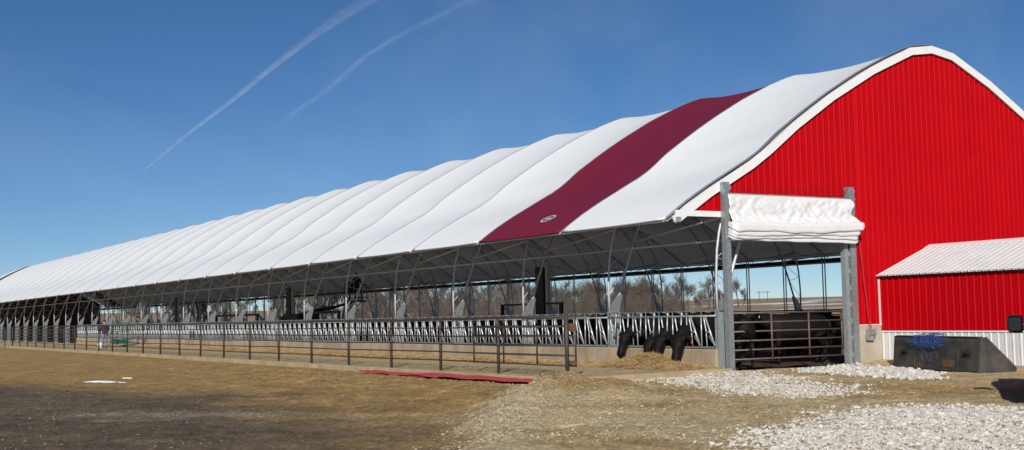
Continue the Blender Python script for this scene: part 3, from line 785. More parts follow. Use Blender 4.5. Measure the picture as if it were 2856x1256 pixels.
# ------------------------------------------------------------------ body builder (one continuous surface)
def ering(c, t, w_, h, n=14):                            # ellipse ring centred c, axis direction t
    t = Vector(t).normalized(); a = Vector((0, 1, 0)) if abs(t.y) < .9 else Vector((1, 0, 0))
    s = a-(t*a.dot(t)); s.normalize(); b = t.cross(s)
    return [Vector(c)+s*math.cos(q)*w_+b*math.sin(q)*h for q in [2*math.pi*i/n for i in range(n)]]
def limb(mb, pts, n=14):                                 # pts: (centre, w, h)
    C_ = [Vector(p[0]) for p in pts]; rg = []
    for i, (c, w_, h) in enumerate(pts):
        t = C_[min(i+1, len(C_)-1)]-C_[max(i-1, 0)]; rg.append(ering(c, t, w_, h, n))
    mb.loft(rg)
def fuse(name, mb, mats, voxel, smooth_it=4):
    o = link(name+'_src', mb.mesh(name, mats))
    r_ = o.modifiers.new('r', 'REMESH'); r_.mode = 'VOXEL'; r_.voxel_size = voxel
    s = o.modifiers.new('s', 'SMOOTH'); s.iterations = smooth_it; s.factor = .5
    dg = bpy.context.evaluated_depsgraph_get(); ev = o.evaluated_get(dg)
    me = bpy.data.meshes.new_from_object(ev); me.name = name
    bpy.data.objects.remove(o)
    if not isinstance(mats, (list, tuple)): mats = [mats]
    me.materials.clear()
    for m in mats: me.materials.append(m)
    me.polygons.foreach_set('use_smooth', [True]*len(me.polygons)); return me
def cow_mesh(pose):
    m = MB()
    limb(m, [((-1.56, 0, 1.12), .12, .14), ((-1.48, 0, 1.08), .25, .28), ((-1.25, 0, 1.06), .31, .34), ((-.8, 0, .99), .36, .42), ((-.3, 0, .97), .34, .43), ((0, 0, 1.0), .29, .40), ((.18, 0, 1.0), .22, .30), ((.27, 0, 1.0), .12, .18)])
    if pose == 'feed':
        limb(m, [((-.05, 0, 1.08), .19, .30), ((.3, 0, 1.0), .20, .29), ((.60, 0, .92), .17, .23), ((.80, 0, .82), .13, .15)])
        limb(m, [((.76, 0, .94), .10, .08), ((.84, 0, .85), .165, .15), ((.90, 0, .72), .175, .16), ((.97, 0, .54), .105, .12), ((1.03, 0, .40), .125, .11), ((1.06, 0, .31), .115, .09), ((1.07, 0, .26), .07, .05)])
        for s in (-1, 1): limb(m, [((.92, s*.13, .74), .03, .03), ((.95, s*.155, .72), .035, .035), ((.97, s*.15, .69), .02, .02)], 8)
        ear = [(.80, .86)]
    elif pose == 'low':
        limb(m, [((-.05, 0, 1.05), .19, .30), ((.3, .03, .95), .20, .29), ((.58, .08, .82), .17, .23), ((.76, .12, .70), .13, .15)])
        limb(m, [((.70, .12, .82), .10, .08), ((.78, .13, .73), .165, .15), ((.86, .16, .59), .175, .16), ((.93, .19, .41), .105, .12), ((.99, .21, .27), .125, .11), ((1.02, .22, .18), .115, .09), ((1.03, .22, .13), .07, .05)])
        for s in (-1, 1): limb(m, [((.88, .16+s*.13, .61), .03, .03), ((.91, .16+s*.155, .59), .035, .035), ((.93, .16+s*.15, .56), .02, .02)], 8)
        ear = [(.74, .74)]
    else:
        limb(m, [((-.05, 0, 1.12), .19, .28), ((.3, 0, 1.2), .15, .22), ((.58, 0, 1.3), .12, .16), ((.74, 0, 1.36), .10, .12)])
        limb(m, [((.66, 0, 1.42), .09, .09), ((.78, 0, 1.38), .115, .12), ((.92, 0, 1.30), .115, .12), ((1.08, 0, 1.2), .085, .095), ((1.2, 0, 1.12), .082, .080), ((1.26, 0, 1.08), .055, .05)])
        ear = [(.72, 1.38)]
    off = .12 if pose == 'low' else 0
    for s in (-1, 1):
        ex_, ez_ = ear[0]
        limb(m, [((ex_, off+s*.10, ez_+.05), .04, .05), ((ex_-.02, off+s*.24, ez_+.05), .045, .085), ((ex_-.04, off+s*.38, ez_+.0), .035, .06)], 8)
        limb(m, [((.02, s*.16, .95), .12, .15), ((.05, s*.17, .68), .075, .095), ((.06, s*.17, .42), .055, .058), ((.05, s*.17, .16), .042, .042), ((.07, s*.17, .07), .052, .055), ((.08, s*.17, 0), .06, .065)], 10)
        limb(m, [((-1.34, s*.17, 1.0), .13, .22), ((-1.26, s*.2, .72), .10, .15), ((-1.38, s*.19, .48), .055, .075), ((-1.43, s*.18, .40), .05, .055), ((-1.38, s*.18, .15), .042, .042), ((-1.36, s*.18, .07), .052, .055), ((-1.34, s*.18, 0), .06, .065)], 10)
    limb(m, [((-1.56, 0, 1.22), .035, .035), ((-1.66, 0, 1.05), .032, .032), ((-1.66, 0, .7), .03, .03), ((-1.64, 0, .5), .045, .045), ((-1.63, 0, .36), .02, .02)], 8)
    return fuse('body', m, HIDE, .034)
COWS = {p: cow_mesh(p) for p in ('feed', 'low', 'stand')}
tg = MB(); tg.prism([(-.03, -.045), (.03, -.045), (.034, .02), (0, .05), (-.034, .02)], -.006, .006); TAGP = tg.mesh('ear_tag', PINK); TAGW = tg.mesh('ear_tag', WHITEP)
def cow(pose, x, y, z, rz, label, sc_=1.0, tagm=None, tagpos=None):
    e = empty('cow', (x, y, z), rz); e.scale = (sc_, sc_, sc_)
    tag(e, label, 'cow', 'black cattle in the barn'); link('body', COWS[pose], e)
    if tagm is not None:
        t = link('ear_tag', tagm, e, tagpos); t.rotation_euler = (0, 0, R(75))
PI = math.pi
cow('feed', .64, 3.86, .12, PI+.06, 'black cow feeding with its head lowered, farthest from the corner post of the feeding four', 1.03)
cow('low', .66, 2.82, .10, PI-.10, 'black cow feeding behind the straw heap, second from the left of the feeding four', 1.0, TAGW, (.66, .46, .70))
cow('low', .56, 2.22, .12, PI-.05, 'black cow eating in the straw heap with a pink ear tag on its right', 1.05, TAGP, (.66, .46, .68))
cow('low', .46, 1.42, .12, PI+.10, 'black cow nearest the corner post reaching down to the lane with a pink ear tag', 1.08, TAGP, (.66, .46, .68))
DOORC = [(1.3, 1.3, 1.3, 'black cow standing just inside the doorway gate near its chain end'), (2.3, 2.6, .2, 'black cow with raised back in the middle of the doorway gate'), (3.5, 1.5, 2.9, 'black cow side-on behind the hinge half of the doorway gate'), (3.3, 3.8, 3.3, 'black cow farther back behind the hinge side of the doorway gate'), (1.6, 4.5, .5, 'black cow deep in the doorway behind the others'), (5.2, 3.2, 2.0, 'black cow partly hidden behind the right door post')]
for j, (x, y, a) in enumerate(((7.0, 6.2, 2.6), (8.6, 5.2, .3), (9.8, 8.0, 2.9), (6.4, 9.4, .2), (11.5, 9.0, .5), (12.5, 11.6, 3.0), (5.0, 7.6, 3.4), (13.8, 10.4, .1))):
    DOORC.append((x, y, a, f'black cow deep in the herd behind the doorway gate, {ordinal(j)} one counted inwards'))
for x, y, a, l in DOORC: cow('stand', x, y, .12, a, l, .98+.06*random.random(), TAGW if 'hinge half' in l else None, (.70, .27, 1.34))
yy = 6.0; i = 0
while yy < 74:
    a = random.choice((PI/2, -PI/2, PI+.5, PI-.6, .4, PI/2+.4)); x = random.uniform(1.6, 3.0)
    cow('stand', x, yy, .12, a, f'black cow standing in the shade behind the headlocks, {ordinal(i)} from the corner post', random.uniform(.95, 1.08)); i += 1
    yy += random.uniform(1.7, 2.6)
for j, (x, y, a) in enumerate(((1.5, 84, 1.2), (2.5, 88.5, 4.4), (1.4, 93, 1.7), (2.2, 98, 4.9), (1.5, 104, 1.5))):
    cow('stand', x, y, .12, a, f'black cow standing past the headlocks, {ordinal(j)} of the far pens')

# ------------------------------------------------------------------ people
def person(name, loc, rz, label, legs, top, hat, arms='down', hide_hair=False):
    e = empty(name, loc, rz); tag(e, label, 'person')
    m = MB()
    limb(m, [((0, 0, .86), .17, .12), ((0, 0, .98), .17, .115), ((0, 0, 1.12), .155, .105), ((.01, 0, 1.30), .19, .125), ((0, 0, 1.42), .19, .11), ((0, 0, 1.47), .10, .08), ((.01, 0, 1.54), .055, .058), ((.02, 0, 1.60), .055, .06)])
    limb(m, [((.02, 0, 1.53), .05, .05), ((.035, 0, 1.58), .068, .085), ((.03, 0, 1.66), .078, .098), ((.02, 0, 1.72), .07, .088), ((.01, 0, 1.765), .03, .04)])
    limb(m, [((.115, 0, 1.655), .012, .012), ((.14, 0, 1.635), .016, .02), ((.115, 0, 1.62), .02, .02)], 6)
    for s in (-1, 1):
        limb(m, [((.03, s*.08, 1.65), .012, .02), ((.02, s*.095, 1.66), .012, .028), ((.01, s*.098, 1.64), .008, .015)], 6)
        limb(m, [((0, s*.09, .9), .095, .115), ((.01, s*.10, .70), .085, .095), ((.01, s*.105, .48), .062, .068), ((-.01, s*.11, .30), .058, .062), ((0, s*.115, .10), .045, .05), ((.02, s*.12, .06), .045, .05)])
        limb(m, [((-.06, s*.12, .045), .04, .04), ((.04, s*.12, .05), .045, .045), ((.14, s*.125, .035), .045, .03), ((.19, s*.125, .03), .025, .02)])
        if arms == 'down':
            arm = [((0, s*.19, 1.42), .06, .07), ((-.01, s*.245, 1.28), .052, .058), ((0, s*.265, 1.12), .042, .046), ((.05, s*.27, .95), .034, .038), ((.08, s*.265, .88), .03, .024)]
        else:
            arm = [((0, s*.19, 1.42), .06, .07), ((.10, s*.25, 1.42), .052, .058), ((.22, s*.24, 1.46), .042, .046), ((.36, s*.17, 1.58), .034, .038), ((.42, s*.14, 1.64), .03, .024)]
        limb(m, arm, 10); h = Vector(arm[-1][0]); d = (Vector(arm[-1][0])-Vector(arm[-2][0])).normalized()
        limb(m, [(h-d*.02, .026, .03), (h+d*.03, .02, .042), (h+d*.09, .016, .04)], 8)
    me = fuse('body', m, [top, legs, SKIN, JACKET], .018, 3)
    idx = []
    for p in me.polygons:
        c = p.center; hand = (arms == 'down' and abs(c.y) > .2 and c.z < .93) or (arms != 'down' and c.x > .33 and abs(c.y) > .1)
        idx.append(2 if (c.z > 1.51 or hand) and not (arms != 'down' and c.x < .3 and abs(c.y) > .1) else (3 if c.z < .09 else (1 if c.z < .93 and abs(c.y) < .2 else 0)))
    me.polygons.foreach_set('material_index', idx); link('body', me, e)
    for s in (-1, 1):
        f_ = MB(); base = Vector((.105, s*.262, .80)) if arms == 'down' else Vector((.475, s*.125, 1.715))
        dd = Vector((.25, 0, -1)).normalized() if arms == 'down' else Vector((.5, -s*.1, .8)).normalized()
        for q in range(4): f_.tube([base+Vector(((q-1.5)*.019, 0, 0)), base+Vector(((q-1.5)*.019, -s*.004, 0))+dd*.035, base+Vector(((q-1.5)*.019+.008, -s*.016, 0))+dd*(.062+.008*(q in (1, 2)))], [.0095, .009, .007], 6)
        f_.tube([base-dd*.04+Vector((.03, 0, 0)), base-dd*.01+Vector((.05, -s*.01, 0)), base+dd*.015+Vector((.055, -s*.015, 0))], [.011, .01, .008], 6)
        f_.build('fingers', SKIN, e, True)
    hm = MB(); hm.loft([[(.025+a*math.cos(q), .085*a/.1*math.sin(q), z) for q in np.linspace(0, 2*math.pi, 16, False)] for a, z in ((.105, 1.68), (.108, 1.72), (.09, 1.77), (.045, 1.80))])
    hm.add([(.10, -.07, 1.685), (.10, .07, 1.685), (.20, .05, 1.675), (.20, -.05, 1.675), (.10, -.07, 1.695), (.10, .07, 1.695), (.20, .05, 1.685), (.20, -.05, 1.685)], [(0, 1, 2, 3), (7, 6, 5, 4), (0, 4, 5, 1), (1, 5, 6, 2), (2, 6, 7, 3), (3, 7, 4, 0)])
    hm.build('cap', hat, e, True)
    return e
person('person', (-2.9, 56.4, .15), PI/2+.2, 'person in dark jacket and light blue jeans standing in the feed lane', DENIM, JACKET, JACKET)
b = MB(); b.loft([[(r_*math.cos(q), r_*math.sin(q), z) for q in np.linspace(0, 2*math.pi, 16, False)] for r_, z in ((.13, 0), (.14, .02), (.15, .3), (.11, .34), (.05, .42), (.05, .46))])
o = b.build('white_jug', WHITEP, None, True, (-3.35, 55.7, .145)); tag(o, 'white plastic jug standing in the lane by the person in jeans', 'jug')

# ------------------------------------------------------------------ boom lift with a worker
lift = empty('boom_lift', (8.6, 51.4, .15), 0); tag(lift, 'dark boom lift with raised basket parked inside the barn', 'boom lift')
b = MB(); b.bb(-.9, .9, -1.6, 1.6, .5, 1.0); b.bb(-.7, .7, -1.9, -1.6, .55, .9); b.build('chassis', LIFTM, lift)
b = MB(); b.bb(-.75, .75, -1.1, 1.5, 1.02, 1.95); b.bb(-.8, -.2, 1.5, 1.9, 1.1, 1.8); b.build('turret', LIFTM, lift)
for sx in (-1, 1):
    for sy in (-1, 1):
        b = MB(); b.tube([(sx*.85, sy*1.25, .45), (sx*1.2, sy*1.25, .45)], .45, 18); b.tube([(sx*.84, sy*1.25, .45), (sx*1.21, sy*1.25, .45)], .2, 12); b.build('wheel', RUBBER, lift, True)
b = MB(); b.tube([(-.3, .8, 1.75), (.9, -.9, 2.2), (1.55, -1.75, 2.32)], .13, 4); b.tube([(1.5, -1.7, 2.3), (2.35, -2.65, 2.62)], .09, 4); b.build('boom', LIFTM, lift)
b = MB(); BX0, BY0 = 2.55, -2.85
b.bb(BX0-.6, BX0+.6, BY0-.4, BY0+.4, 2.62, 2.72)
for z in (2.9, 3.25, 3.74):
    b.tube([(BX0-.6, BY0-.4, z), (BX0+.6, BY0-.4, z), (BX0+.6, BY0+.4, z), (BX0-.6, BY0+.4, z), (BX0-.6, BY0-.4, z)], .028, 6)
for x in (-.6, -.2, .2, .6):
    for y in (-.4, .4): b.tube([(BX0+x, BY0+y, 2.7), (BX0+x, BY0+y, 3.74)], .024, 6)
b.bb(BX0-.64, BX0-.3, BY0-.42, BY0-.1, 3.2, 3.9); b.build('basket', LIFTM, lift)
person('person', (8.6+BX0+.1, 51.4+BY0, .15+2.72), PI*.3, 'person in dark clothes standing up in the boom lift basket', JACKET, JACKET, JACKET)

# ------------------------------------------------------------------ interior steel: centre columns and divider frames
for (y, l) in ((22.2, 'dark centre column nearest the doorway inside the barn'), (51.4+2.4, 'dark centre column in the middle of the barn, behind the boom lift'), (80.5, 'dark centre column farthest inside the barn')):
    e = empty('center_column', (8.66, y, .1)); tag(e, l, 'column', 'centre columns inside the barn')
    b = MB(); b.bb(-.12, .12, -.34, .34, 0, 3.75); b.build('main_column', BLACKM, e)
    b = MB(); b.bb(-.06, .06, -.62, -.42, 0, 3.75); b.build('side_channel', TRUSSM, e)
for (y0, y1, l) in ((19.5, 24.7, 'black rectangular divider frame around the nearest centre column'), (58.2, 67.6, 'long low black divider frame deep inside the barn'), (43.8, 49.0, 'black divider frame beside the boom lift')):
    e = empty('divider_frame', (8.0, y0, .1)); tag(e, l, 'frame', 'black divider frames')
    L_ = y1-y0
    for y in (.1, L_-.1): b = MB(); b.bb(-.06, .06, y-.09, y+.09, 0, 2.1); b.build('post', BLACKM, e)
    b = MB(); b.bb(-.05, .05, .0, L_, 2.02 if y0 < 30 else 1.95, 2.10); b.build('top_beam', BLACKM, e)
    for z in (.5, .9, 1.3): b = MB(); b.tube([(0, 0, z), (0, L_, z)], .03, 6); b.build('rail', BLACKM, e)

# ladder, green rack, hanging box
def ladder(loc, rx, ry, rz, L_, label, w_=.42):
    e = empty('ladder', loc); e.rotation_euler = (rx, ry, rz); tag(e, label, 'ladder')
    for s in (-1, 1): b = MB(); b.bb(s*w_/2-.015, s*w_/2+.015, -.035, .035, 0, L_); b.build('stile', ALU, e)
    n = int(L_/.3)
    for i in range(n): b = MB(); b.tube([(-w_/2+.015, 0, .25+.3*i), (w_/2-.015, 0, .25+.3*i)], .016, 6); b.build('rung', ALU, e)
ladder((-1.0, 57.0, .16), R(40), 0, 0, 3.4, 'pale aluminium ladder leaning over the headlocks by the green rack')
ladder((.8, 53.6, .15), R(-22), 0, .3, 2.9, 'short aluminium ladder leaning inside the barn behind the headlocks')
gr = empty('green_rack', (-1.5, 58.2, .15)); tag(gr, 'dark green tubular steel rack standing in the feed lane', 'rack')
for x in (-.5, .5):
    for y in (-.9, .9): b = MB(); b.tube([(x, y, 0), (x*.6, y*.9, 1.6)], .035, 6); b.build('leg', GREENM, gr)
for z in (.5, 1.0, 1.55):
    f_ = 1-.35*z/1.6; b = MB(); b.tube([(-.5*f_, -.9, z), (.5*f_, -.9, z), (.5*f_, .9, z), (-.5*f_, .9, z), (-.5*f_, -.9, z)], .03, 6); b.build('ring', GREENM, gr)
b = MB(); b.bb(-.4, .4, -.7, .7, .18, .5); b.build('tray', GREENM, gr)
hb = empty('hanging_box', (1.0, 62.4, 2.86)); tag(hb, 'square grey and white box hanging under the truss deep in the barn', 'box')
b = MB(); b.bb(-.1, .25, -.35, .35, -.28, .28); b.build('cabinet', mat('grey_box', (.55, .57, .6), .5), hb)
b = MB(); b.add([(-.104, .35, .28), (-.104, .35, -.28), (-.104, -.35, -.28), (-.112, .35, .28), (-.112, .35, -.28), (-.112, -.35, -.28)], [(0, 2, 1), (3, 4, 5), (0, 1, 4, 3), (1, 2, 5, 4), (2, 0, 3, 5)]); b.build('reflective_corner', WHITEP, hb)
b = MB(); b.tube([(.05, 0, .28), (.05, 0, 1.9)], .015, 5); b.build('hanger', TRUSSM, hb)

# ------------------------------------------------------------------ loader bucket and twine
bl, br_ = Vector((4.62, -1.75, 0)), Vector((3.50, -5.40, 0))
bl.z = br_.z = min(hz(bl.x, bl.y), hz(br_.x, br_.y))-.01
ax = (br_-bl); LB_ = ax.length; ang = math.atan2(ax.y, ax.x)
bk = empty('loader_bucket', bl, ang); tag(bk, 'worn black loader bucket parked in front of the white wainscot', 'bucket')
# local: x along length, y towards the shed wall (+), z up
prof_b = [(.0, .06), (.05, .0), (.92, .0), (1.0, .03), (.96, .06), (.10, .07), (.05, .12), (.16, .76), (.20, .86), (.10, .86), (.06, .78)]
b = MB(); n = len(prof_b)
vs = [(x, y, z) for x in (.02, LB_-.02) for y, z in prof_b]; fs = [tuple(range(n-1, -1, -1)), tuple(range(n, 2*n))]+[(i, (i+1) % n, (i+1) % n+n, i+n) for i in range(n)]
b.add(vs, fs); b.build('shell', BUCKM, bk)
side = [(.0, .0), (1.02, .0), (1.06, .10), (.24, .87), (.08, .87)]
for x in (0, LB_-.03):
    b = MB(); k = len(side); b.add([(xx, y, z) for xx in (x, x+.03) for y, z in side], [tuple(range(k-1, -1, -1)), tuple(range(k, 2*k))]+[(i, (i+1) % k, (i+1) % k+k, i+k) for i in range(k)]); b.build('side_plate', BUCKM, bk)
    b = MB(); b.tube([(x+.015, 1.06, .10), (x+.015, .24, .875)], .022, 6); b.build('edge_bar', RUSTM if x else BUCKM, bk)
b = MB()
for xx in (1.05, 2.95): b.box((xx, .035, .42), (.025, .04, .84), rx=R(-8))
b.box((2.0, .045, .44), (1.9, .05, .05)); b.box((2.45, .02, .06), (1.6, .06, .06)); b.build('mounting_frame', BUCKM, bk)
b = MB(); b.box((2.55, .022, .26), (.5, .015, .3), rx=R(-8)); b.build('worn_plate', RUSTM, bk)
b = MB(); b.box((1.25, .02, .18), (.35, .015, .2), rx=R(-8)); b.build('worn_plate', RUSTM, bk)
for xx in (.62, 3.35):
    b = MB(); b.box((xx, .0, .49), (.26, .10, .03), rx=R(25)); b.box((xx-.13, .02, .46), (.02, .08, .09)); b.box((xx+.13, .02, .46), (.02, .08, .09)); b.build('hook_pocket', BLACKM, bk)
b = MB(); b.bb(.1, LB_-.1, .07, .23, .862, .885); b.build('top_lip', BUCKM, bk)
tw = MB(); random.seed(3)
M4 = Matrix.Rotation(ang, 4, 'Z'); M4.translation = bl
for i in range(50):
    cx = 1.7+random.gauss(0, .28); pts = []
    wd = random.uniform(.12, .38); hg = random.uniform(.05, .22); ph = random.random()*6; t0 = random.gauss(0, .15)
    nn = 22; aa = random.uniform(2.5, 6.3)
    for k in range(nn):
        a = ph+aa*k/(nn-1)
        lx = cx+wd*math.cos(a)*random.uniform(.9, 1.1)+t0; lz = .76+hg*math.sin(a)*random.uniform(.9, 1.1)
        yy_ = -.03-.05*random.random() if lz < .9 else .02+.12*random.random()
        if lz > .98: lz = .98-.05*random.random()
        if lz < .22: lz = .22+.05*random.random()
        pts.append(M4 @ Vector((lx, yy_+.12*max(0, lz-.2)*.9, lz)))
    tw.tube(pts, .005, 4, False)
for i in range(2):
    cx = random.uniform(1.3, 2.0); rr = random.uniform(.15, .24); tw.tube([M4 @ Vector((cx+rr*math.cos(a)*1.2, -.03, .50+rr*math.sin(a)*.8-.1)) for a in np.linspace(2.8, 6.6, 20)], .005, 4, False)
tag(tw.build('twine_bundle', TWINE), 'tangled bundle of blue twine hanging over the loader bucket', 'twine')

# ------------------------------------------------------------------ vehicle whose mirror shows at the right edge
tk = empty('pickup_truck', (0, 0, 0)); tag(tk, 'black pickup truck at the right edge, only its wing mirror in the picture', 'truck')
# local: +x forward (towards the photographer), +y = truck's right hand side seen at the picture edge
fd_ = Vector((-.8055, -.5926, 0)); tk_ang = math.atan2(fd_.y, fd_.x)
mir_pt = Vector((-2.45, -10.90, 0))
# mirror sits at local (0.55, -1.22); side facing the picture is local -y
tk.rotation_euler = (0, 0, tk_ang)
off = Matrix.Rotation(tk_ang, 3, 'Z') @ Vector((.55, -1.16, 0)); tk.location = mir_pt-off; tk.location.z = hz(mir_pt.x, mir_pt.y)-.01
def shell(mb, secs, mi=0):                               # secs: x, half width, z0, z1, top half width
    rings = []
    for x, hw_, z0, z1, tw_ in secs: rings.append([(x, -hw_*.97, z0), (x, hw_*.97, z0), (x, hw_, z0+(z1-z0)*.35), (x, hw_*.99, z0+(z1-z0)*.75), (x, tw_, z1), (x, -tw_, z1), (x, -hw_*.99, z0+(z1-z0)*.75), (x, -hw_, z0+(z1-z0)*.35)])
    mb.loft(rings, mi)
b = MB(); shell(b, [(2.75, .85, .45, .98, .78), (2.65, .95, .38, 1.08, .85), (1.9, .98, .36, 1.16, .88), (.75, .98, .36, 1.22, .9), (.7, .98, .36, 1.24, .93), (-1.2, .98, .36, 1.26, .95), (-3.1, .98, .42, 1.26, .95), (-3.15, .96, .5, 1.2, .93)]); b.build('body', CARB, tk)
b = MB(); shell(b, [(.95, .86, 1.22, 1.24, .84), (.30, .84, 1.22, 1.72, .70), (-.1, .84, 1.22, 1.86, .70), (-1.0, .84, 1.22, 1.86, .70), (-1.35, .84, 1.22, 1.70, .72), (-1.45, .84, 1.22, 1.3, .80)]); b.build('cab', CARB, tk)
for s in (-1, 1):
    b = MB(); b.add([(.45, s*.855, 1.30), (-.35, s*.855, 1.30), (-.35, s*.775, 1.72), (.12, s*.775, 1.72)], [(0, 1, 2, 3)]); b.add([(-.42, s*.855, 1.30), (-1.2, s*.855, 1.30), (-1.1, s*.775, 1.72), (-.42, s*.775, 1.72)], [(0, 1, 2, 3)]); b.build('window', GLASSM, tk)
    mt = MB(); rg = []
    for dx, f_ in ((-.07, .80), (-.05, .97), (0, 1.0), (.04, .92), (.08, .72)):
        rg.append([(.55+dx, s*1.16+f_*a*.135, 1.30+f_*c_*.16) for a, c_ in ((-1, -.62), (-.75, -.9), (-.3, -1), (.75, -1), (1, -.75), (1, .8), (.8, 1), (-.7, 1), (-.93, .82), (-1, .3))])
    mt.loft(rg); o = mt.build('wing_mirror', CARB, tk, False)
    mg = MB(); mg.box((.472, s*1.16, 1.31), (.006, .2, .24)); mg.build('mirror_glass', GLASSM, o)
    ma = MB(); ma.tube([(.55, s*.96, 1.26), (.55, s*1.06, 1.28)], .035, 6); ma.build('mirror_arm', BLACKM, o)
    for x in (1.85, -2.0):
        wv = MB(); wv.tube([(x, s*.70, .40), (x, s*.97, .40)], .40, 24); wh = wv.build('wheel', RUBBER, tk, True)
        rm = MB(); rm.tube([(x, s*.965, .40), (x, s*.985, .40)], .24, 16); rm.build('rim', ALU, wh)
    hl_ = MB(); hl_.box((2.70, s*.72, .9), (.1, .28, .2)); hl_.build('headlight', WHITEP, tk)

# ------------------------------------------------------------------ straw, stones, sheets, snow
def straw_mesh(name, pts, lens, m, rr=.004):
    n = len(pts); P = np.asarray(pts); a = rng.uniform(0, 2*np.pi, n); el = rng.normal(0, .28, n)
    D = np.stack([np.cos(a)*np.cos(el), np.sin(a)*np.cos(el), np.sin(el)], 1)*np.asarray(lens)[:, None]/2
    Nn = np.stack([-np.sin(a), np.cos(a), 0*a], 1)*rr; Up = np.tile([0, 0, rr*1.7], (n, 1))
    V = np.stack([P-D-Nn, P-D+Nn, P-D+Up, P+D-Nn, P+D+Nn, P+D+Up], 1).reshape(-1, 3)
    b = np.arange(n)[:, None]*6
    Q = np.concatenate([b+[0, 1, 4, 3], b+[1, 2, 5, 4], b+[2, 0, 3, 5]], 0)
    return np_mesh(name, V, Q, m, False)
# feed straw along the curb as a low windrow
wy = np.linspace(-.2, NH*BAY-2, 900); wx = np.linspace(-1.9, -.12, 16)
WX, WY = np.meshgrid(wx, wy, indexing='ij')
def windrow(x, y):
    prof1 = np.exp(-((x+.72)/.42)**2)
    bulk = .03+.16*np.clip(fbm(y*.45, 0*y, 3, 77.0)+.35, 0, 1)*sstep(5, 8, y)
    bulk = bulk+.30*np.exp(-((y-2.2)/1.25)**2)*(1+.5*fbm(y*2, x*2, 2, 14.0))
    bulk = bulk*sstep(NH*BAY-2, NH*BAY-10, y)*sstep(-.2, .5, y)
    return .158+bulk*prof1+.03*fbm(x*7, y*7, 3, 3.0)*prof1
WZ = windrow(WX, WY)
WZ[0, :] = .13; 
o = link('straw_windrow', np_mesh('straw_windrow', np.stack([WX, WY, WZ-.006], -1).reshape(-1, 3), grid_quads(16, 900), STRAWD))
tag(o, 'golden straw heaped along the foot of the feed curb', 'straw', kind='stuff')
n = 36000
sy = np.concatenate([rng.uniform(0, 5.5, 14000), rng.uniform(5, 45, 17000), rng.uniform(45, 74, 5000)]); sx = -.72+rng.normal(0, .42, n); sx = np.clip(sx, -2.3, -.16)
sz = np.maximum(windrow(sx, sy), .16)+rng.uniform(0, .025, n)
keep = np.exp(-((sx+.72)/.6)**2)*(.35+.65*np.clip(fbm(sy*.45, 0*sy, 3, 77.0)+.6, 0, 1)) > rng.uniform(0, .8, n)
P3 = np.stack([sx, sy, sz], 1)[keep]
o = link('loose_straw', straw_mesh('loose_straw', P3, rng.uniform(.08, .26, len(P3)), STRAW, .0036)); tag(o, 'loose straw stalks lying on the feed straw', 'straw', kind='stuff')
n = 2600; sx = rng.uniform(-9, 1, n); sy = rng.uniform(-9, 30, n); sz = np.where((sx > -5.2) & (sy > -.4), .165, height(sx, sy)+.01)
o = link('scattered_straw', straw_mesh('scattered_straw', np.stack([sx, sy, sz], 1), rng.uniform(.05, .2, n), STRAW, .004)); tag(o, 'scattered straw stalks on the dirt and lane', 'straw', kind='stuff')

ICO = None
def ico():
    t = (1+5**.5)/2
    v = np.array([(-1, t, 0), (1, t, 0), (-1, -t, 0), (1, -t, 0), (0, -1, t), (0, 1, t), (0, -1, -t), (0, 1, -t), (t, 0, -1), (t, 0, 1), (-t, 0, -1), (-t, 0, 1)])/math.hypot(1, t)
    f = np.array([(0,11,5),(0,5,1),(0,1,7),(0,7,10),(0,10,11),(1,5,9),(5,11,4),(11,10,2),(10,7,6),(7,1,8),(3,9,4),(3,4,2),(3,2,6),(3,6,8),(3,8,9),(4,9,5),(2,4,11),(6,2,10),(8,6,7),(9,8,1)])
    return v, f
IV, IF = ico()
def stones(name, pts, size, m, label, cat, flat=.6):
    n = len(pts); pts = np.asarray(pts); size = np.asarray(size)
    J = 1+rng.uniform(-.32, .32, (n, 12, 1)); V = IV[None]*J
    sc3 = np.stack([rng.uniform(.7, 1.4, n), rng.uniform(.6, 1.1, n), rng.uniform(.4, .8, n)*flat/.6], 1)
    V = V*sc3[:, None, :]
    a = rng.uniform(0, 2*np.pi, n); c, s = np.cos(a)[:, None], np.sin(a)[:, None]
    t = rng.normal(0, .35, n)[:, None]; x, y, z = V[..., 0], V[..., 1], V[..., 2]
    x, z = x*np.cos(t)-z*np.sin(t), x*np.sin(t)+z*np.cos(t)
    x, y = x*c-y*s, x*s+y*c
    V = np.stack([x, y, z], -1)*size[:, None, None]+pts[:, None, :]
    Q = (np.arange(n)[:, None, None]*12+IF[None]).reshape(-1, 3)
    o = link(name, np_mesh(name, V.reshape(-1, 3), Q, m, False)); tag(o, label, cat, kind='stuff'); return o
def patch(poly, n, spill=.25, seed=0.):                  # edge thins out by the spill width
    p = np.array(poly); lo, hi = p.min(0)-spill, p.max(0)+spill
    x = rng.uniform(lo[0], hi[0], n); y = rng.uniform(lo[1], hi[1], n)
    xx = x+fbm(x*.9, y*.9, 3, seed)*1.0+rng.normal(0, spill*.5, n); yy = y+fbm(x*.9, y*.9, 3, seed+9)*1.0+rng.normal(0, spill*.5, n)
    k = in_poly(xx, yy, poly); return x[k], y[k]
x, y = patch(GRAVEL_FRONT, 46000, .9, 3.0)
s = rng.gamma(1.8, .0080, len(x))+.006
stones('gravel', np.stack([x, y, height(x, y)+s*.12], 1), s, STONE, 'white limestone gravel spread in the right foreground', 'gravel')
x, y = patch(GRAVEL_DOOR, 24000, .7, 13.0)
s = rng.gamma(1.8, .0072, len(x))+.006
stones('gravel', np.stack([x, y, height(x, y)+s*.1], 1), s, STONE, 'white limestone gravel spread in front of the corner post', 'gravel')
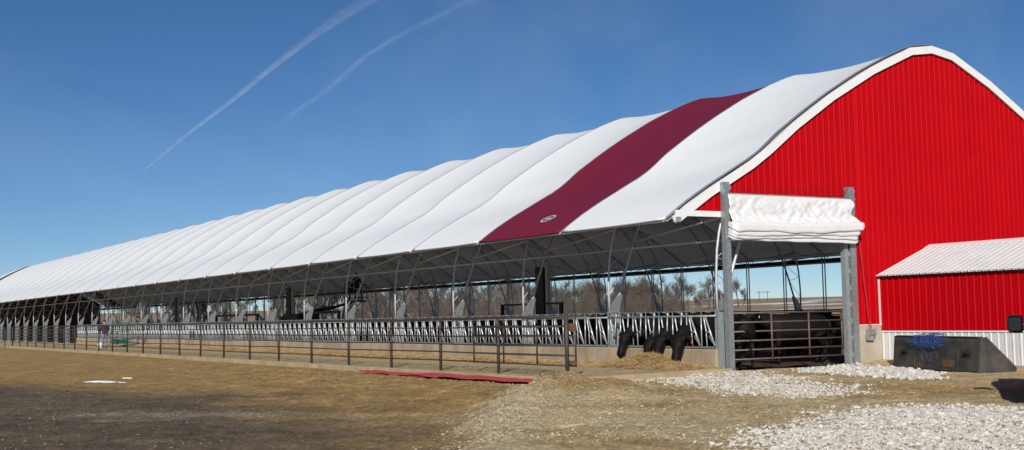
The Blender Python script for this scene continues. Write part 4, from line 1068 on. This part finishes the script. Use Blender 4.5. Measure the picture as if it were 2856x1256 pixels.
x, y = patch([(1.5, -1.2), (3.8, -.8), (4.3, -1.9), (3.3, -3.8), (2.2, -5.4), (.8, -6.2), (.5, -5.4), (1.2, -3.8)], 8500, .25, 23.0)
s = rng.gamma(3, .009, len(x))+.012
stones('gravel', np.stack([x, y, height(x, y)+s*.3+.03*rng.random(len(x))], 1), s, STONE, 'bank of white limestone rocks between the doorway and the bucket', 'gravel')
n = 26000; x = rng.uniform(-20, 4, n); y = rng.uniform(-16, 14, n); k = (fbm(x*.5, y*.5, 3, 44.0) > rng.uniform(-.35, .5, n)) & ~((x > -5.4) & (y > -.5)) & (x < 3.2); x, y = x[k], y[k]
s = rng.gamma(1.3, .0036, len(x))+.0025
stones('clods', np.stack([x, y, height(x, y)+s*.2], 1), s, CLOD, 'small dirt clods scattered over the yard', 'dirt')
# rubble along the crest of the berm
t = rng.uniform(0, 1, 18000); lx = -5.1+t*-8.8; ly = 1.4+t*-12.2; o1 = np.where(rng.random(18000) < .4, rng.normal(.4, .4, 18000), rng.exponential(3.6, 18000))
nxv, nyv = 12.2/15.04, -8.8/15.04
x, y = lx+nxv*o1, ly+nyv*o1; k = (x < -5.2) | (y < -.7); x, y = x[k], y[k]
s = rng.gamma(1.5, .0042, len(x))+.003
stones('rubble', np.stack([x, y, height(x, y)+s*.3], 1), s, mat('pale_rubble', (.50, .42, .30), .9, c2=(.34, .27, .17), scale=4), 'pale crushed rubble along the edge of the gravel ramp', 'rubble')
k = (-2.32, -6.94); b = MB()
o = stones('rock', [(k[0], k[1], hz(*k)+.05)], [.12], STONE, 'single pale rock lying alone between the two gravel spreads', 'rock'); del o['kind']

# red steel sheets on the dirt
def floor_sheet(name, w_, L_, loc, rz, label):
    mb = MB(); P = rib_pts(0, w_); vs = []; n = len(P); ny = 24
    for j in range(ny+1):
        for x, d in P: vs.append((x-w_/2, L_*j/ny, d+.012*math.sin(j*.9+x*3)+.03*(j > ny-3)*(j-ny+2)/2))
    fs = [(j*n+i, j*n+i+1, (j+1)*n+i+1, (j+1)*n+i) for j in range(ny) for i in range(n-1)]
    mb.add(vs, fs); o = mb.build(name, REDM, None, False, loc); o.rotation_euler = (0, 0, rz); s_m = o.modifiers.new('t', 'SOLIDIFY'); s_m.thickness = .006
    tag(o, label, 'steel sheet', 'red steel sheets by the fence'); return o
REDM = mat('faded_red_steel', (.46, .045, .055), .5, c2=(.36, .06, .06), scale=2)
floor_sheet('steel_sheet', .8, 6.6, (-5.62, -.45, .05), R(.6), 'red ribbed steel sheet on the dirt nearest the fence end post')
floor_sheet('steel_sheet', .8, 5.6, (-5.70, 4.4, .02), R(-2.2), 'red ribbed steel sheet on the dirt lying farther along the fence')

for x, y, a, b_, l in ((-12.3, 15.3, 1.05, .16, 'larger thin snow patch left on the dark yard'), (-11.2, 16.9, .25, .06, 'tiny snow scrap just beyond the larger snow patch')):
    m = MB(); rg = []; dx_, dy_ = .45, -.893
    for rr, zz in ((1.0, -.01), (.85, .012), (.5, .02), (.05, .022)):
        rg.append([])
        for q in np.linspace(0, 2*math.pi, 40, False):
            l_ = a*rr*math.cos(q); w_ = b_*rr*math.sin(q)*(1+.5*math.sin(3*q+1)+.3*math.sin(8*q)); px_, py_ = x+dx_*l_-dy_*w_, y+dy_*l_+dx_*w_
            rg[-1].append((px_, py_, hz(px_, py_)+.012+zz))
    m.loft(rg); tag(m.build('snow_patch', SNOW, None, True), l, 'snow')

# ------------------------------------------------------------------ trees beyond the barn
def bare_tree(seed, H, spread=1.0, depth=6, twig=.9):
    rd = random.Random(seed); tr = MB(); cr = MB()
    def grow(p, d, L_, r_, lev):
        pts = [p]; q = p.copy(); dd = d.copy(); seg = 4 if lev < 2 else 3
        for i in range(seg):
            dd = (dd+Vector((rd.gauss(0, .13), rd.gauss(0, .13), rd.gauss(.05, .09)))).normalized(); q = q+dd*(L_/seg); pts.append(q.copy())
        rs = [r_*(1-.45*i/seg) for i in range(seg+1)]
        (tr if lev < 2 else cr).tube(pts, rs, 6 if lev < 2 else 3, False)
        if lev >= depth: return
        nb_ = 2 if lev == 0 else 3
        for k in range(nb_+(rd.random() < .6)+(lev == depth-1)*3+(lev == depth-2)):
            t = rd.uniform(.35, 1.0) if k else 1.0
            b0 = pts[min(int(t*seg), seg)]
            an = rd.uniform(.30, .85)*spread if k else rd.uniform(.1, .35); az = rd.uniform(0, 6.283)
            pa = Vector((1, 0, 0)) if abs(dd.x) < .8 else Vector((0, 1, 0)); s1 = dd.cross(pa).normalized(); s2 = dd.cross(s1)
            nd = dd*math.cos(an)+(s1*math.cos(az)+s2*math.sin(az))*math.sin(an); nd.z += .06; nd.normalize()
            grow(b0, nd, L_*rd.uniform(.60, .84), max(r_*.56, .0075), lev+1)
    grow(Vector((0, 0, -.2)), Vector((0, 0, 1)), H*.30, H*.022, 0)
    return tr, cr
TREES = []
for i, (hh, sp, dp) in enumerate(((8, 1.0, 6), (8, 1.2, 6), (8, .85, 6), (8, 1.3, 6), (8, 1.1, 6))):
    t_, c_ = bare_tree(100+i*7, hh, sp, dp)
    TREES.append([(t_.mesh('trunk', m_), c_.mesh('crown', m_)) for m_ in (BARK, BARKG)])
def place_tree(i, x, y, s, var, pale, label):
    z = hz(x, y); e = empty('bare_tree', (x, y, z-.1), random.uniform(0, 6.28)); e.scale = (s, s, s*random.uniform(.92, 1.08))
    tag(e, label, 'tree', 'bare trees beyond the barn'); t_, c_ = TREES[var][pale]
    link('trunk', t_, e); link('crown', c_, e)
random.seed(21)
spots = []                                               # bearing from the yard (tangent x/y), distance, height
def bear(u): 
    d = fw+r2*((u-1428)/F_PX); v = Vector((d.x, d.y, 0)).normalized(); return v
def row(u0, u1, n, d0, d1, h0, h1, pale):
    for k in range(n):
        u = u0+(u1-u0)*(k+random.uniform(.1, .9))/n; spots.append((u, random.uniform(d0, d1), random.uniform(h0, h1), pale))
row(380, 640, 14, 180, 230, 13, 17, 1)
row(745, 1010, 15, 175, 225, 13, 17, 1)
row(640, 760, 4, 330, 420, 6, 8, 0)
row(1000, 1420, 22, 200, 250, 8.5, 12, 0)
row(1010, 1420, 9, 165, 190, 7.5, 9.5, 1)
row(1400, 1840, 30, 230, 300, 8.5, 11.5, 0)
row(1430, 1830, 12, 190, 225, 5, 7.5, 0)
row(1740, 1800, 2, 235, 255, 11.5, 12.5, 0)
spots += [(1893, 260, 10.5, 0), (1912, 275, 8.5, 0), (1972, 300, 12.0, 0), (1948, 330, 7, 0), (1990, 330, 8.5, 0), (2052, 320, 9.5, 0), (2066, 350, 8, 0), (1860, 280, 7, 0), (1930, 290, 6, 0)]
spots.sort(key=lambda q: q[0])
for i, (u, d, h, pale) in enumerate(spots):
    v = bear(u); x, y = CAM.x+v.x*d, CAM.y+v.y*d
    place_tree(i, x, y, h/8/1.12, (i*3) % 5, pale, f'bare leafless tree in the tree line behind the barn, {ordinal(i)} from the left')
# brush under the trees, one tangled mass
rd = random.Random(5); bm_ = MB()
for i in range(2400):
    u = rd.uniform(380, 1900) if rd.random() < .6 else rd.uniform(1000, 1860)
    if 640 < u < 730 and rd.random() < .8: continue
    d = rd.uniform(170, 290); v = bear(u); x, y = CAM.x+v.x*d, CAM.y+v.y*d; z = 1.1*sstep(20, 160, x-19)+6.3*sstep(60, 620, x-19)-.2
    h = rd.uniform(1.6, 5.2) if u > 1000 else rd.uniform(1., 2.4)
    for k in range(9):
        a = rd.uniform(0, 6.28); l = rd.uniform(.2, .75)*h
        p1 = Vector((x+math.cos(a)*l*.4, y+math.sin(a)*l*.4, z+h*.55)); p2 = Vector((x+math.cos(a+.4)*l, y+math.sin(a+.4)*l, z+h*rd.uniform(.75, 1.1)))
        bm_.tube([(x, y, z), p1, p2], [.03, .022, .012], 3, False)
tag(bm_.build('underbrush', BARK), 'tangled brown underbrush below the tree line', 'brush', kind='stuff')
# small gantry pole on the ridge
v = bear(2122); d = 420; x, y = CAM.x+v.x*d, CAM.y+v.y*d; e = empty('utility_gantry', (x, y, hz(x, y))); tag(e, 'tiny two legged utility gantry on the distant field ridge', 'utility pole')
for s in (-1, 1): b = MB(); b.tube([(s*1.4*rt.x, s*1.4*rt.y, -.5), (s*1.4*rt.x, s*1.4*rt.y, 3.2)], .09, 6); b.build('pole', BLACKM, e)
b = MB(); b.tube([(-2.3*rt.x, -2.3*rt.y, 2.9), (2.3*rt.x, 2.3*rt.y, 2.9)], .09, 6); b.build('crossarm', BLACKM, e)

# ------------------------------------------------------------------ contrails
def trail_mat(name, dens):
    m = bpy.data.materials.new(name); m.use_nodes = True; N = m.node_tree.nodes; L = m.node_tree.links
    for n_ in list(N): N.remove(n_)
    out = N.new('ShaderNodeOutputMaterial'); mixs = N.new('ShaderNodeMixShader'); tr = N.new('ShaderNodeBsdfTransparent')
    tl = N.new('ShaderNodeBsdfTranslucent'); tl.inputs[0].default_value = (.95, .95, .95, 1); df = N.new('ShaderNodeBsdfDiffuse'); df.inputs[0].default_value = (.95, .95, .95, 1)
    ad = N.new('ShaderNodeAddShader'); L.new(tl.outputs[0], ad.inputs[0]); L.new(df.outputs[0], ad.inputs[1])
    at = N.new('ShaderNodeAttribute'); at.attribute_name = 'trail'
    tc = N.new('ShaderNodeTexCoord'); no = N.new('ShaderNodeTexNoise'); no.inputs['Scale'].default_value = .0022; no.inputs['Detail'].default_value = 7; no.inputs['Roughness'].default_value = .65
    L.new(tc.outputs['Object'], no.inputs['Vector'])
    mr = N.new('ShaderNodeMapRange'); mr.inputs['From Min'].default_value = .32; mr.inputs['From Max'].default_value = .68; mr.inputs['To Min'].default_value = .35*dens; mr.inputs['To Max'].default_value = dens; L.new(no.outputs['Fac'], mr.inputs['Value'])
    mu = N.new('ShaderNodeMath'); mu.operation = 'MULTIPLY'; L.new(at.outputs['Fac'], mu.inputs[0]); L.new(mr.outputs[0], mu.inputs[1])
    L.new(mu.outputs[0], mixs.inputs[0]); L.new(tr.outputs[0], mixs.inputs[1]); L.new(ad.outputs[0], mixs.inputs[2]); L.new(mixs.outputs[0], out.inputs[0]); return m
def contrail(path, widths, bright, label, dens, skew):
    p = np.array(path, float); k = np.linspace(0, len(p)-1, 120); P = np.stack([np.interp(k, range(len(p)), p[:, i]) for i in range(2)], 1)
    kern = np.hanning(15); kern /= kern.sum()
    for i in range(2):
        e = np.concatenate([P[0, i]+(P[0, i]-P[1, i])*np.arange(7, 0, -1), P[:, i], P[-1, i]+(P[-1, i]-P[-2, i])*np.arange(1, 8)]); P[:, i] = np.convolve(e, kern, 'valid')
    W_ = np.interp(k, range(len(p)), widths); A_ = np.interp(k, range(len(p)), bright)
    T_ = np.gradient(P, axis=0); T_ /= np.linalg.norm(T_, axis=1)[:, None]; Nn = np.stack([T_[:, 1], -T_[:, 0]], 1)
    V = []; D = []; cs = np.linspace(-1, 1, 13)
    for i in range(120):
        for c in cs:
            V.append((P[i, 0]+Nn[i, 0]*c*W_[i], P[i, 1]+Nn[i, 1]*c*W_[i], 4000+60*(1-c*c)*W_[i]/600))
            core = math.exp(-((c+.55*skew)/.28)**2); body = (1-c*c)**1.5
            D.append(A_[i]*(.5*body+.6*core*(1-c*c))*min(1, i/14))
    me = np_mesh('contrail', V, grid_quads(120, 13), trail_mat('ice_trail', dens)); a = me.attributes.new('trail', 'FLOAT', 'POINT'); a.data.foreach_set('value', np.array(D, np.float32))
    tag(link('contrail', me), label, 'contrail')
contrail([(8479, 33558), (8355, 32301), (7702, 26988), (7339, 23678), (7106, 21356), (6794, 18858), (6542, 16562), (6412, 14970), (6361, 13852), (6317, 13215)],
         [40, 45, 60, 75, 85, 80, 100, 150, 190, 200], [.4, .55, .75, .95, .85, .9, .7, .5, .4, .35], 'longer white contrail on the left rising across the blue sky', .42, 1)
contrail([(9155, 24521), (8617, 22261), (8357, 20227), (8019, 18443), (7728, 17004), (7605, 15811), (7569, 14804), (7548, 13255), (7540, 12559)],
         [120, 135, 150, 130, 95, 110, 140, 190, 200], [.17, .25, .32, .36, .44, .38, .3, .22, .18], 'fainter broken contrail on the right above the roof', .36, 0)
